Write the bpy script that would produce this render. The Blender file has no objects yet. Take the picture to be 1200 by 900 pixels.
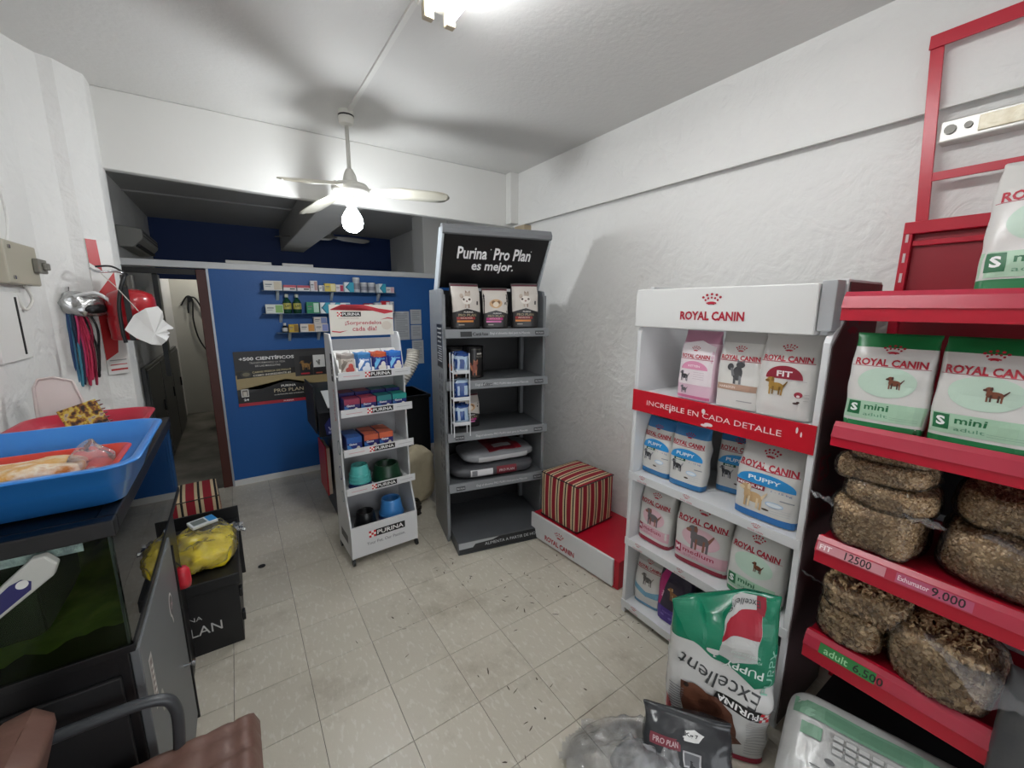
import bpy, bmesh, math, random, bisect
from mathutils import Vector, Matrix, noise
random.seed(7)
C = bpy.context.scene.collection
PI = math.pi
def R(a): return math.radians(a)

# ---------------- camera, world, exposure ----------------
cd = bpy.data.cameras.new('camera'); cam = bpy.data.objects.new('camera', cd); C.objects.link(cam)
cd.sensor_fit = 'HORIZONTAL'; cd.sensor_width = 36.0; cd.lens = 36.0*481.9/1200; cd.clip_start = 0.02
def cam_axes(yaw, pitch, roll):
    f = Vector((math.sin(yaw)*math.cos(pitch), math.cos(yaw)*math.cos(pitch), math.sin(pitch)))
    r = Vector((math.cos(yaw), -math.sin(yaw), 0)); u = r.cross(f)
    c, s = math.cos(roll), math.sin(roll)
    return c*r+s*u, -s*r+c*u, f
cr, cu_, cf = cam_axes(.59258, -.18528, .00421)
m = Matrix((cr, cu_, -cf)).transposed().to_4x4(); m.translation = (0, 0, 1.7193); cam.matrix_world = m
bpy.context.scene.camera = cam
w = bpy.data.worlds.new('world'); bpy.context.scene.world = w; w.use_nodes = True
w.node_tree.nodes['Background'].inputs[0].default_value = (.93, .96, 1, 1)
w.node_tree.nodes['Background'].inputs[1].default_value = 1.3
vs = bpy.context.scene.view_settings
vs.view_transform = 'Standard'; vs.look = 'None'; vs.gamma = 1; vs.exposure = 0.8
TUBE_EMIT = 34.0
BULB_EMIT = 78.0

# ---------------- materials ----------------
MATS = {}
def s2l(c): return tuple(((x/12.92) if x <= .04045 else ((x+.055)/1.055)**2.4) for x in c)
def hexc(h): h = h.lstrip('#'); return s2l(tuple(int(h[i:i+2], 16)/255 for i in (0, 2, 4)))
def mat(name, col, rough=.5, metal=0, bump=0, bscale=20, var=0, vscale=4, spec=.5, emit=0, coat=0):
    """procedural principled material: colour with optional noise variation and bump"""
    if name in MATS: return MATS[name]
    if isinstance(col, str): col = hexc(col)
    mt = bpy.data.materials.new(name); mt.use_nodes = True; nt = mt.node_tree; b = nt.nodes['Principled BSDF']
    b.inputs['Base Color'].default_value = (*col, 1); b.inputs['Roughness'].default_value = rough
    b.inputs['Metallic'].default_value = metal; b.inputs['Specular IOR Level'].default_value = spec
    b.inputs['Coat Weight'].default_value = coat
    if emit:
        b.inputs['Emission Color'].default_value = (*col, 1); b.inputs['Emission Strength'].default_value = emit
    tc = nt.nodes.new('ShaderNodeTexCoord')
    n = nt.nodes.new('ShaderNodeTexNoise'); n.inputs['Scale'].default_value = vscale; n.inputs['Detail'].default_value = 6
    nt.links.new(tc.outputs['Object'], n.inputs['Vector'])
    mx = nt.nodes.new('ShaderNodeMix'); mx.data_type = 'RGBA'
    k = max(var, .02)
    mx.inputs[6].default_value = (*[x*(1-k) for x in col], 1); mx.inputs[7].default_value = (*[min(1, x*(1+k*.6)) for x in col], 1)
    nt.links.new(n.outputs['Fac'], mx.inputs[0]); nt.links.new(mx.outputs[2], b.inputs['Base Color'])
    if bump:
        n2 = nt.nodes.new('ShaderNodeTexNoise'); n2.inputs['Scale'].default_value = bscale; n2.inputs['Detail'].default_value = 8
        nt.links.new(tc.outputs['Object'], n2.inputs['Vector'])
        bp = nt.nodes.new('ShaderNodeBump'); bp.inputs['Strength'].default_value = 1; bp.inputs['Distance'].default_value = bump
        nt.links.new(n2.outputs['Fac'], bp.inputs['Height']); nt.links.new(bp.outputs[0], b.inputs['Normal'])
    MATS[name] = mt; return mt
def flat(h, rough=.45):
    return mat('print_'+h.strip('#'), h, rough)
def film(name, tint=(1, 1, 1), haze=.06, gloss=.25, rough=.12, bump=.004, bscale=25, dcol=(.8, .82, .84)):
    if name in MATS: return MATS[name]
    mt = bpy.data.materials.new(name); mt.use_nodes = True; nt = mt.node_tree; nt.nodes.clear()
    o = nt.nodes.new('ShaderNodeOutputMaterial'); tr = nt.nodes.new('ShaderNodeBsdfTransparent'); tr.inputs[0].default_value = (*tint, 1)
    g = nt.nodes.new('ShaderNodeBsdfGlossy'); g.inputs['Roughness'].default_value = rough
    df = nt.nodes.new('ShaderNodeBsdfDiffuse'); df.inputs[0].default_value = (*dcol, 1)
    fr = nt.nodes.new('ShaderNodeLayerWeight'); fr.inputs[0].default_value = gloss
    m1 = nt.nodes.new('ShaderNodeMixShader'); m2 = nt.nodes.new('ShaderNodeMixShader')
    m1.inputs[0].default_value = haze
    nt.links.new(tr.outputs[0], m1.inputs[1]); nt.links.new(df.outputs[0], m1.inputs[2])
    nt.links.new(fr.outputs['Fresnel'], m2.inputs[0]); nt.links.new(m1.outputs[0], m2.inputs[1]); nt.links.new(g.outputs[0], m2.inputs[2])
    nt.links.new(m2.outputs[0], o.inputs[0])
    if bump:
        tc = nt.nodes.new('ShaderNodeTexCoord'); n2 = nt.nodes.new('ShaderNodeTexNoise'); n2.inputs['Scale'].default_value = bscale; n2.inputs['Detail'].default_value = 4
        n2.inputs['Distortion'].default_value = .6
        nt.links.new(tc.outputs['Object'], n2.inputs['Vector'])
        bp = nt.nodes.new('ShaderNodeBump'); bp.inputs['Distance'].default_value = bump; bp.inputs['Strength'].default_value = 1
        nt.links.new(n2.outputs['Fac'], bp.inputs['Height'])
        for s in (g, fr): nt.links.new(bp.outputs[0], s.inputs['Normal'])
    MATS[name] = mt; return mt
def emitter(name, col, st):
    mt = bpy.data.materials.new(name); mt.use_nodes = True; nt = mt.node_tree; nt.nodes.clear()
    o = nt.nodes.new('ShaderNodeOutputMaterial'); e = nt.nodes.new('ShaderNodeEmission')
    e.inputs[0].default_value = (*col, 1); e.inputs[1].default_value = st; nt.links.new(e.outputs[0], o.inputs[0])
    MATS[name] = mt; return mt
def plaster(name, h, amp=.012, scale=9, spots=.0):
    if name in MATS: return MATS[name]
    mt = mat(name, h, .75, bump=amp*.5, bscale=scale*3, var=.05, vscale=2.5)
    nt = mt.node_tree; b = nt.nodes['Principled BSDF']; tc = [x for x in nt.nodes if x.type == 'TEX_COORD'][0]
    bp0 = [x for x in nt.nodes if x.type == 'BUMP'][0]
    v = nt.nodes.new('ShaderNodeTexNoise'); v.inputs['Scale'].default_value = scale; v.inputs['Detail'].default_value = 3; v.inputs['Distortion'].default_value = 1.2
    nt.links.new(tc.outputs['Object'], v.inputs['Vector'])
    bp = nt.nodes.new('ShaderNodeBump'); bp.inputs['Distance'].default_value = amp; nt.links.new(v.outputs['Fac'], bp.inputs['Height'])
    nt.links.new(bp0.outputs[0], bp.inputs['Normal']); nt.links.new(bp.outputs[0], b.inputs['Normal'])
    return mt
def tile_material():
    mt = mat('vinyl_tile', '#c6c0b1', .33, bump=.0006, bscale=60, var=.05, vscale=3); nt = mt.node_tree; b = nt.nodes['Principled BSDF']
    base = b.inputs['Base Color'].links[0].from_socket
    g = nt.nodes.new('ShaderNodeNewGeometry')
    mp = nt.nodes.new('ShaderNodeMapping'); mp.inputs['Scale'].default_value = (60, 22, 1); mp.inputs['Rotation'].default_value = (0, 0, .5)
    nt.links.new(g.outputs['Position'], mp.inputs[0])
    n = nt.nodes.new('ShaderNodeTexNoise'); n.inputs['Scale'].default_value = 1.0; n.inputs['Detail'].default_value = 2; nt.links.new(mp.outputs[0], n.inputs['Vector'])
    rp = nt.nodes.new('ShaderNodeValToRGB'); rp.color_ramp.elements[0].position = .56; rp.color_ramp.elements[1].position = .66
    rp.color_ramp.elements[0].color = (0, 0, 0, 1); rp.color_ramp.elements[1].color = (1, 1, 1, 1); nt.links.new(n.outputs['Fac'], rp.inputs[0])
    mx = nt.nodes.new('ShaderNodeMix'); mx.data_type = 'RGBA'; mx.inputs[7].default_value = (*hexc('#d8d5cb'), 1)
    ml = nt.nodes.new('ShaderNodeMath'); ml.operation = 'MULTIPLY'; ml.inputs[1].default_value = .55
    nt.links.new(rp.outputs[0], ml.inputs[0]); nt.links.new(ml.outputs[0], mx.inputs[0]); nt.links.new(base, mx.inputs[6])
    # scuffs and dirt of their own shape
    n3 = nt.nodes.new('ShaderNodeTexNoise'); n3.inputs['Scale'].default_value = 1.6; n3.inputs['Detail'].default_value = 9; n3.inputs['Roughness'].default_value = .7
    nt.links.new(g.outputs['Position'], n3.inputs['Vector'])
    r3 = nt.nodes.new('ShaderNodeValToRGB'); r3.color_ramp.elements[0].position = .52; r3.color_ramp.elements[1].position = .78; r3.color_ramp.elements[0].color = (1, 1, 1, 1); r3.color_ramp.elements[1].color = (.5, .46, .4, 1)
    nt.links.new(n3.outputs['Fac'], r3.inputs[0])
    m2 = nt.nodes.new('ShaderNodeMix'); m2.data_type = 'RGBA'; m2.blend_type = 'MULTIPLY'; m2.inputs[0].default_value = 1
    nt.links.new(mx.outputs[2], m2.inputs[6]); nt.links.new(r3.outputs[0], m2.inputs[7])
    oi = nt.nodes.new('ShaderNodeObjectInfo'); mr = nt.nodes.new('ShaderNodeMapRange'); mr.inputs[3].default_value = .93; mr.inputs[4].default_value = 1.03
    nt.links.new(oi.outputs['Random'], mr.inputs[0])
    m3 = nt.nodes.new('ShaderNodeMix'); m3.data_type = 'RGBA'; m3.blend_type = 'MULTIPLY'; m3.inputs[0].default_value = 1
    nt.links.new(m2.outputs[2], m3.inputs[6]); nt.links.new(mr.outputs[0], m3.inputs[7]); nt.links.new(m3.outputs[2], b.inputs['Base Color'])
    return mt
def ramp_mat(name, stops, scale=3, rough=.8, detail=8, bump=.003):
    if name in MATS: return MATS[name]
    mt = mat(name, stops[0][1], rough, bump=bump, bscale=scale*6); nt = mt.node_tree; b = nt.nodes['Principled BSDF']
    n = [x for x in nt.nodes if x.type == 'TEX_NOISE'][0]; n.inputs['Scale'].default_value = scale; n.inputs['Detail'].default_value = detail
    r = nt.nodes.new('ShaderNodeValToRGB'); e = r.color_ramp.elements
    e[0].position = stops[0][0]; e[0].color = (*hexc(stops[0][1]), 1); e[1].position = stops[-1][0]; e[1].color = (*hexc(stops[-1][1]), 1)
    for p, h in stops[1:-1]: q = e.new(p); q.color = (*hexc(h), 1)
    nt.links.new(n.outputs['Fac'], r.inputs[0]); nt.links.new(r.outputs[0], b.inputs['Base Color']); return mt

WHITE = mat('white_paint_metal', '#dcdcda', .35); SHELFWHITE = mat('white_shelf', '#d6d7d8', .4)
BLACKP = mat('black_plastic', '#101113', .35, bump=.0006, bscale=80); DARK = mat('dark_parts_and_shade', '#1b1b1d', .6)  # near-black parts; on the low gondola panels it stands for shade
RED = mat('red_enamel', '#b3142c', .3, bump=.0003, bscale=50); REDD = mat('dark_red_enamel', '#8c1022', .35)
PINKR = mat('price_rail_plastic', '#ad2a40', .3, coat=.15)
GREYM = mat('grey_enamel', '#7c7f82', .38, bump=.0003, bscale=60); GREYD = mat('grey_enamel_dark', '#55585b', .45, var=.12, vscale=8)
CHROME = mat('worn_chrome', '#b9bbbd', .2, metal=1)
FILM = film('clear_film', haze=.10, gloss=.30); FILMT = film('clear_film_thin', haze=.05, gloss=.22)

# ---------------- mesh helpers ----------------
def link(o): C.objects.link(o); return o
def obj(name, bm, mats, parent=None, smooth=False, bevel=0, seg=2, label=None, kind=None):
    me = bpy.data.meshes.new(name); bmesh.ops.recalc_face_normals(bm, faces=bm.faces) if kind != 'keep' else None
    bm.to_mesh(me); bm.free()
    if not isinstance(mats, (list, tuple)): mats = [mats]
    for q in mats: me.materials.append(q)
    if smooth:
        for p in me.polygons: p.use_smooth = True
    o = bpy.data.objects.new(name, me); link(o)
    if parent: o.parent = parent
    if bevel:
        b = o.modifiers.new('bevel', 'BEVEL'); b.width = bevel; b.segments = seg; b.limit_method = 'ANGLE'; b.angle_limit = R(40); b.harden_normals = False
    if label: o['label'] = label
    if kind and kind != 'keep': o['kind'] = kind
    return o
def thing(name, label, cat, loc=(0, 0, 0), rz=0, group=None, rx=0, ry=0):
    o = bpy.data.objects.new(name, None); link(o); o.location = loc; o.rotation_euler = (R(rx), R(ry), R(rz)); o.empty_display_size = .05
    o['label'] = label; o['category'] = cat
    if group: o['group'] = group
    return o
def struct(name, bm, m, parent=None, **k):
    o = obj(name, bm, m, parent, **k)
    if not parent: o['kind'] = 'structure'
    return o
def B(*boxes):
    """bmesh of boxes (x0,y0,z0,x1,y1,z1[,mat])"""
    bm = bmesh.new()
    for b in boxes: box(bm, *b)
    return bm
def box(bm, x0, y0, z0, x1, y1, z1, mi=0):
    v = [bm.verts.new((x, y, z)) for z in (z0, z1) for x, y in ((x0, y0), (x1, y0), (x1, y1), (x0, y1))]
    for f in ((0, 3, 2, 1), (4, 5, 6, 7), (0, 1, 5, 4), (1, 2, 6, 5), (2, 3, 7, 6), (3, 0, 4, 7)):
        bm.faces.new([v[i] for i in f]).material_index = mi
def prism(pts, a0, a1, axis='x', bm=None, mi=0):
    """extrude polygon: axis 'x': pts are (y,z); 'y': (x,z); 'z': (x,y)"""
    bm = bm or bmesh.new()
    def P(p, a): return {'x': (a, p[0], p[1]), 'y': (p[0], a, p[1]), 'z': (p[0], p[1], a)}[axis]
    A = [bm.verts.new(P(p, a0)) for p in pts]; Bv = [bm.verts.new(P(p, a1)) for p in pts]; n = len(pts)
    bm.faces.new(A).material_index = mi; bm.faces.new(Bv[::-1]).material_index = mi
    for i in range(n): bm.faces.new([A[i], Bv[i], Bv[(i+1) % n], A[(i+1) % n]]).material_index = mi
    return bm
def lathe(prof, n=24, bm=None, o=(0, 0, 0), mi=0, sx=1, sy=1, cap=True):
    bm = bm or bmesh.new(); rings = []
    for r, z in prof:
        rings.append([bm.verts.new((o[0]+sx*r*math.cos(2*PI*i/n), o[1]+sy*r*math.sin(2*PI*i/n), o[2]+z)) for i in range(n)] if r > 1e-6 else [bm.verts.new((o[0], o[1], o[2]+z))])
    for a, b in zip(rings, rings[1:]):
        for i in range(n):
            j = (i+1) % n
            if len(a) == 1 and len(b) == 1: continue
            vs_ = [a[0], b[j], b[i]] if len(a) == 1 else ([a[i], a[j], b[0]] if len(b) == 1 else [a[i], a[j], b[j], b[i]])
            bm.faces.new(vs_).material_index = mi
    if cap:
        for q in (rings[0], rings[-1]):
            if len(q) > 1: bm.faces.new(q).material_index = mi
    return bm
def cyl(p0, p1, r, n=12, bm=None, mi=0, r1=None): return tube([p0, p1], r, n, bm, mi, r1)
def tube(pts, r, n=8, bm=None, mi=0, r1=None):
    bm = bm or bmesh.new(); pts = [Vector(p) for p in pts]; rings = []
    up = Vector((0, 0, 1))
    for i, p in enumerate(pts):
        d = (pts[min(i+1, len(pts)-1)]-pts[max(i-1, 0)]).normalized()
        a = d.cross(up); a = d.cross(Vector((1, 0, 0))) if a.length < .15 else a
        a.normalize(); b = d.cross(a); rr = r if r1 is None else r+(r1-r)*i/(len(pts)-1)
        if rings and (rings[-1][0].co-pts[i-1]).dot(a) < -.3*rr: a = -a; b = -b
        rings.append([bm.verts.new(p+rr*(a*math.cos(2*PI*k/n)+b*math.sin(2*PI*k/n))) for k in range(n)])
    for A, Bq in zip(rings, rings[1:]):
        for k in range(n): bm.faces.new([A[k], A[(k+1) % n], Bq[(k+1) % n], Bq[k]]).material_index = mi
    for q in (rings[0], rings[-1]): bm.faces.new(q).material_index = mi
    return bm
def smoothpath(pts, n=8):
    out = []; P = [Vector(p) for p in pts]; P = [P[0]]+P+[P[-1]]
    for i in range(1, len(P)-2):
        for k in range(n):
            t = k/n; a, b, c, d = P[i-1:i+3]
            out.append(.5*((2*b)+(c-a)*t+(2*a-5*b+4*c-d)*t*t+(3*b-a-3*c+d)*t**3))
    out.append(P[-2]); return out
def blob(fn, nu=40, nv=24, bm=None, mi=0):
    """closed surface from fn(theta, phi)->Vector"""
    bm = bm or bmesh.new(); rings = []
    for j in range(nv+1):
        ph = -PI/2+PI*j/nv
        rings.append([bm.verts.new(fn(0, ph))] if j in (0, nv) else [bm.verts.new(fn(2*PI*i/nu, ph)) for i in range(nu)])
    for a, b in zip(rings, rings[1:]):
        for i in range(nu):
            j = (i+1) % nu
            f = [a[0], b[j], b[i]] if len(a) == 1 else ([a[i], a[j], b[0]] if len(b) == 1 else [a[i], a[j], b[j], b[i]])
            bm.faces.new(f).material_index = mi
    return bm
def sgnp(x, e): return math.copysign(abs(x)**e, x)
def lump(w, d, h, e=.45, amp=.008, fr=14, seed=0, top=1.0, nu=44, nv=26):
    """soft rounded sack, base on z=0"""
    def f(t, p):
        c = abs(math.cos(p))**e if abs(math.cos(p)) > 1e-6 else 0
        z = sgnp(math.sin(p), e)
        k = 1-(1-top)*max(0, z)
        v = Vector((w/2*c*sgnp(math.cos(t), e)*k, d/2*c*sgnp(math.sin(t), e)*k, h/2*(z+1)))
        q = noise.noise_vector(v*fr+Vector((seed*7.3, seed*3.1, seed)))
        v += q*amp+noise.noise_vector(v*fr*2.6+Vector((seed, 4, 9)))*amp*.5
        v.z = max(0.001, v.z); return v
    return blob(f, nu, nv)

# ---------------- flat print mapped on a surface ----------------
TXT = {}
def textmesh(s, bold=0):
    k = (s, bold)
    if k not in TXT:
        cu = bpy.data.curves.new('t', 'FONT'); cu.body = s; cu.resolution_u = 2; cu.offset = bold; cu.align_x = 'LEFT'
        o = bpy.data.objects.new('t', cu); C.objects.link(o)
        dg = bpy.context.evaluated_depsgraph_get(); me = bpy.data.meshes.new_from_object(o.evaluated_get(dg))
        V = [(v.co.x, v.co.y) for v in me.vertices]; F = [tuple(p.vertices) for p in me.polygons]
        x0 = min(v[0] for v in V); x1 = max(v[0] for v in V); y0 = min(v[1] for v in V); y1 = max(v[1] for v in V)
        TXT[k] = ([((x-x0)/(x1-x0), (y-y0)/(y1-y0)) for x, y in V], F)
        bpy.data.objects.remove(o); bpy.data.meshes.remove(me); bpy.data.curves.remove(cu)
    return TXT[k]
def T_(s, x, y, w, h, col, bold=.012, rot=0): return ('text', s, x, y, w, h, col, bold, rot)     # centre x,y ; box w,h
def Rc(x0, y0, x1, y1, col): return ('poly', [(x0, y0), (x1, y0), (x1, y1), (x0, y1)], col)
def El(cx, cy, rx, ry, col, a0=0, a1=360, n=20):
    p = [(cx+rx*math.cos(R(a0+(a1-a0)*i/n)), cy+ry*math.sin(R(a0+(a1-a0)*i/n))) for i in range(n + (0 if a1-a0 == 360 else 1))]
    return ('poly', p, col)
def Pl(pts, col): return ('poly', pts, col)
def prints(parent, items, S=None, name='printed_label', step=0, rough=.42, eps=.0007, xf=None):
    if S is None: S = lambda x, y, e: (x, -e, y)
    bm = bmesh.new(); cols = []; boxes = []
    for it in items:
        if it[0] == 'text':
            ww, hh_ = abs(it[4]), abs(it[5]); q = abs(math.sin(R(it[8]))); c_ = abs(math.cos(R(it[8]))); bw = (ww*c_+hh_*q)/2; bh = (ww*q+hh_*c_)/2; bb = (it[2]-bw, it[3]-bh, it[2]+bw, it[3]+bh)
        else: bb = (min(p[0] for p in it[1]), min(p[1] for p in it[1]), max(p[0] for p in it[1]), max(p[1] for p in it[1]))
        lv = 0
        for o_, l_ in boxes:
            if o_[0] < bb[2] and o_[2] > bb[0] and o_[1] < bb[3] and o_[3] > bb[1]: lv = max(lv, l_+1)
        boxes.append((bb, lv))
        col = it[6] if it[0] == 'text' else it[2]
        if col not in cols: cols.append(col)
        mi = cols.index(col); e = .4+lv*.7
        if it[0] == 'text':
            _, s, x, y, w_, h_, _, bold, rot = it; V, F = textmesh(s, bold); ca, sa = math.cos(R(rot)), math.sin(R(rot))
            vv = []
            for a, b in V:
                px, py = (a-.5)*w_, (b-.5)*h_; vv.append(bm.verts.new((x+px*ca-py*sa, y+px*sa+py*ca, e)))
            for f in F:
                try: bm.faces.new([vv[i] for i in f]).material_index = mi
                except ValueError: pass
        else:
            sub = bmesh.new(); vv = [sub.verts.new((a, b, e)) for a, b in it[1]]; fc = sub.faces.new(vv)
            if len(vv) > 4: bmesh.ops.triangulate(sub, faces=[fc])
            if step:
                for ax in (0, 1):
                    lo = min(p[ax] for p in it[1]); hi = max(p[ax] for p in it[1]); k = math.floor(lo/step)+1
                    while k*step < hi:
                        no = (1, 0, 0) if ax == 0 else (0, 1, 0); co = (k*step, 0, 0) if ax == 0 else (0, k*step, 0)
                        bmesh.ops.bisect_plane(sub, geom=sub.verts[:]+sub.edges[:]+sub.faces[:], plane_co=co, plane_no=no); k += 1
            mp = {}
            for v in sub.verts: mp[v] = bm.verts.new(v.co)
            for f in sub.faces: bm.faces.new([mp[v] for v in f.verts]).material_index = mi
            sub.free()
    for v in bm.verts:
        x, y, e = v.co
        if xf: x, y = xf(x, y)
        v.co = S(x, y, e*eps)
    return obj(name, bm, [flat(c, rough) for c in cols], parent, kind='keep')
def crown(cx, cy, s, col='#b01830'):
    it = []
    for i in range(5):
        a = R(35+27.5*i); it.append(El(cx+s*.95*math.cos(a), cy+s*.25+s*.62*math.sin(a), s*.13, s*.11, col, n=8))
        it.append(El(cx+s*.68*math.cos(a), cy+s*.08+s*.50*math.sin(a), s*.10, s*.10, col, n=8))
    for r in (.62, .42):
        n = 8; p = [(cx+s*r*1.05*math.cos(R(40+100*i/n)), cy-s*.1+s*r*.55*math.sin(R(40+100*i/n))) for i in range(n+1)]
        p += [(cx+s*(r-.13)*1.05*math.cos(R(140-100*i/n)), cy-s*.14+s*(r-.13)*.55*math.sin(R(140-100*i/n))) for i in range(n+1)]
        it.append(Pl(p, col))
    return it
def logo_rc(cx, cy, w_, col='#b01830'):
    return crown(cx, cy+w_*.17, w_*.17, col)+[T_('ROYAL CANIN', cx, cy, w_, w_*.135, col, .035)]
def logo_checker(x, y, s):
    it = [Rc(x-s/2, y-s/2, x+s/2, y+s/2, '#f2efe9')]
    for i in range(3):
        for j in range(3):
            if (i+j) % 2 == 0: it.append(Rc(x-s/2+i*s/3, y-s/2+j*s/3, x-s/2+(i+1)*s/3, y-s/2+(j+1)*s/3, '#c81f2e'))
    return it
def logo_purina(cx, cy, w_):
    h_ = w_*.2
    return [Rc(cx-w_*.34, cy-h_/2, cx+w_/2, cy+h_/2, '#131313'), T_('PURINA', cx+w_*.08, cy, w_*.74, h_*.62, '#f4f4f2', .015)]+logo_checker(cx-w_*.42, cy, h_*.95)
def dog(cx, cy, s, c1, c2=None):
    c2 = c2 or c1
    return [El(cx, cy, s*.34, s*.2, c1), El(cx-s*.28, cy+s*.3, s*.16, s*.15, c1), El(cx-s*.42, cy+s*.26, s*.1, s*.07, c2), El(cx-s*.18, cy+s*.33, s*.06, s*.13, c2),
            Pl([(cx-s*.34, cy+s*.25), (cx-s*.14, cy+s*.25), (cx-s*.05, cy), (cx-s*.33, cy-s*.02)], c1),
            Rc(cx-s*.3, cy-s*.42, cx-s*.22, cy, c1), Rc(cx-s*.16, cy-s*.40, cx-s*.09, cy, c2), Rc(cx+s*.12, cy-s*.40, cx+s*.2, cy, c2), Rc(cx+s*.24, cy-s*.42, cx+s*.32, cy+.02*s, c1),
            Pl([(cx+s*.28, cy+s*.08), (cx+s*.46, cy+s*.32), (cx+s*.49, cy+s*.28), (cx+s*.34, cy-s*.02)], c2)]
def catp(cx, cy, s, c1, c2=None):
    c2 = c2 or c1
    return [El(cx, cy, s*.2, s*.3, c1), El(cx+s*.08, cy+s*.36, s*.17, s*.14, c1), Pl([(cx-s*.06, cy+s*.42), (cx-s*.05, cy+s*.6), (cx+s*.06, cy+s*.48)], c2), Pl([(cx+s*.12, cy+s*.48), (cx+s*.22, cy+s*.6), (cx+s*.23, cy+s*.42)], c2),
            El(cx-s*.3, cy+s*.25, s*.12, s*.15, c1), Pl([(cx-s*.3, cy+s*.2), (cx-s*.2, cy+s*.22), (cx-s*.1, cy-s*.1), (cx-s*.2, cy-s*.15)], c2), Rc(cx-s*.14, cy-s*.45, cx-s*.05, cy-s*.1, c1), Rc(cx+s*.07, cy-s*.45, cx+s*.16, cy-s*.1, c2)]

# ---------------- generic food bag ----------------
def food_bag(name, label, loc, rz, w_, h_, d_, base, items, group=None, lean=0, amp=.007, seed=1, taper=.62, zones=None, cat='bag', topfn=None, roll=0, neck=.07, peps=.0007, pstep=.018, rough=.32):
    t = thing(name, label, cat, loc, rz, group, rx=lean, ry=roll)
    def prof(v):
        a = 1.0 if v < taper else max(neck, math.cos((v-taper)/(1-taper)*PI/2)**.8)
        return a*(.86+.14*math.sin(min(1, v/.3)*PI/2))
    def hw(v): return w_/2*(.96+.04*math.sin(v*PI))*(1+.02*(v > .97))
    def pos(ca, sa, v):                                    # ca, sa: cos, sin of ring angle
        X = sgnp(ca, .5)*hw(v); Y = -sgnp(sa, .5)*d_/2*prof(v)
        if topfn: Z = v*h_*(1-(1-topfn(X/(w_/2)))*v**3)
        else: Z = v*h_
        p = Vector((X*6.5+seed*5.1, (1 if sa > 0 else -1)*2.0+seed, Z*6.5))
        n1 = noise.noise(p); n2 = noise.noise(p*2.7+Vector((3, 3, 3))); n3 = abs(noise.noise(Vector((X*7+seed, seed, Z*17))))
        k = min(1, v*6)
        dy = -(n1*amp*1.6+n2*amp*.9-n3*amp*.9*(v > .55)*min(1, (v-.55)*4))*k
        Y += dy*(1 if sa >= 0 else -1)*min(1, abs(sa)*3)
        X += n2*amp*k
        return Vector((X, Y, Z))
    bm = bmesh.new(); n = 56; nv = 34; rings = []
    for j in range(nv+1):
        v = j/nv; rings.append([bm.verts.new(pos(math.cos(2*PI*i/n), math.sin(2*PI*i/n), v)) for i in range(n)])
    for j, (a, b) in enumerate(zip(rings, rings[1:])):
        for i in range(n):
            f = bm.faces.new([a[i], a[(i+1) % n], b[(i+1) % n], b[i]])
            if zones:
                vm = (j+.5)/nv
                for lo, hi, mi in zones[1]:
                    if lo <= vm <= hi: f.material_index = mi
    bm.faces.new(rings[0]); cap_ = bm.faces.new(rings[-1])
    if zones:
        for lo, hi, mi in zones[1]:
            if hi >= 1: cap_.material_index = mi
    ms = [mat('bag_'+base.strip('#'), base, rough, bump=.003, bscale=14, coat=.15)]
    if zones: ms += [mat('bag_'+c.strip('#'), c, rough, bump=.003, bscale=14, coat=.15) for c in zones[0]]
    obj('bag_body', bm, ms, t, smooth=True)
    def S(x, y, e):
        v = min(.995, max(.002, y/h_)); X = max(-.97, min(.97, x/hw(v)))
        ca = math.copysign(abs(X)**2, X); sa = math.sqrt(max(0, 1-ca*ca)); p = pos(ca, sa, v); p.y -= e+.0012; return p
    if items: prints(t, items, S, step=pstep, eps=peps, name='printed_front')
    return t

# ======================= STRUCTURE =======================
PL = plaster('rough_white_plaster', '#dfdedb', .012, 7); PLS = plaster('smooth_white_paint', '#dcdbd7', .003, 3)
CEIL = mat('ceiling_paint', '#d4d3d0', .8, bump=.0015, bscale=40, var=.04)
# floor slab and vinyl tiles
fl = struct('floor', B((-1.2, -2.2, -.05, 2.5, 4.62, -.004), (-1.2, 4.62, -.05, 2.6, 9.3, 0.0, 1)), [mat('tile_joint', '#3d3a35', .8), ramp_mat('back_room_concrete', [(.35, '#4b4940'), (.6, '#77736a'), (.75, '#8d897c')], 2.5, .6)])
TM = tile_material(); tcache = {}
for i in range(-6, 5):
    for j in range(-6, 11):
        x0 = 1.0389+.3*i; y0 = 1.3469+.3*j; x1 = min(x0+.3, 2.3); y1 = min(y0+.3, 4.62)
        if y0 >= 4.6: continue
        key = (round(x1-x0, 3), round(y1-y0, 3))
        if key not in tcache:
            g = .0009; a, b = key; bm = bmesh.new(); c = .0012
            lo = [bm.verts.new(p) for p in ((g, g, -.004), (a-g, g, -.004), (a-g, b-g, -.004), (g, b-g, -.004))]
            md = [bm.verts.new(p) for p in ((g, g, -.0008), (a-g, g, -.0008), (a-g, b-g, -.0008), (g, b-g, -.0008))]
            up = [bm.verts.new(p) for p in ((g+c, g+c, 0), (a-g-c, g+c, 0), (a-g-c, b-g-c, 0), (g+c, b-g-c, 0))]
            bm.faces.new(up)
            for A, Q in ((lo, md), (md, up)):
                for k in range(4): bm.faces.new([A[k], A[(k+1) % 4], Q[(k+1) % 4], Q[k]])
            o = obj('tile', bm, TM, fl); tcache[key] = o.data
        else:
            o = link(bpy.data.objects.new('tile', tcache[key])); o.parent = fl
        o.location = (x0, y0, 0)
struct('ceiling', B((-.95, -2.2, 2.89, 2.5, 3.4, 2.99)), CEIL)
struct('trim_1', prism([(-.95, 2.485), (.2, 2.452), (2.5, 2.44), (2.5, 2.89), (-.95, 2.89)], 3.33, 3.39, 'y'), PLS, bevel=.006)                           # beam
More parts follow.
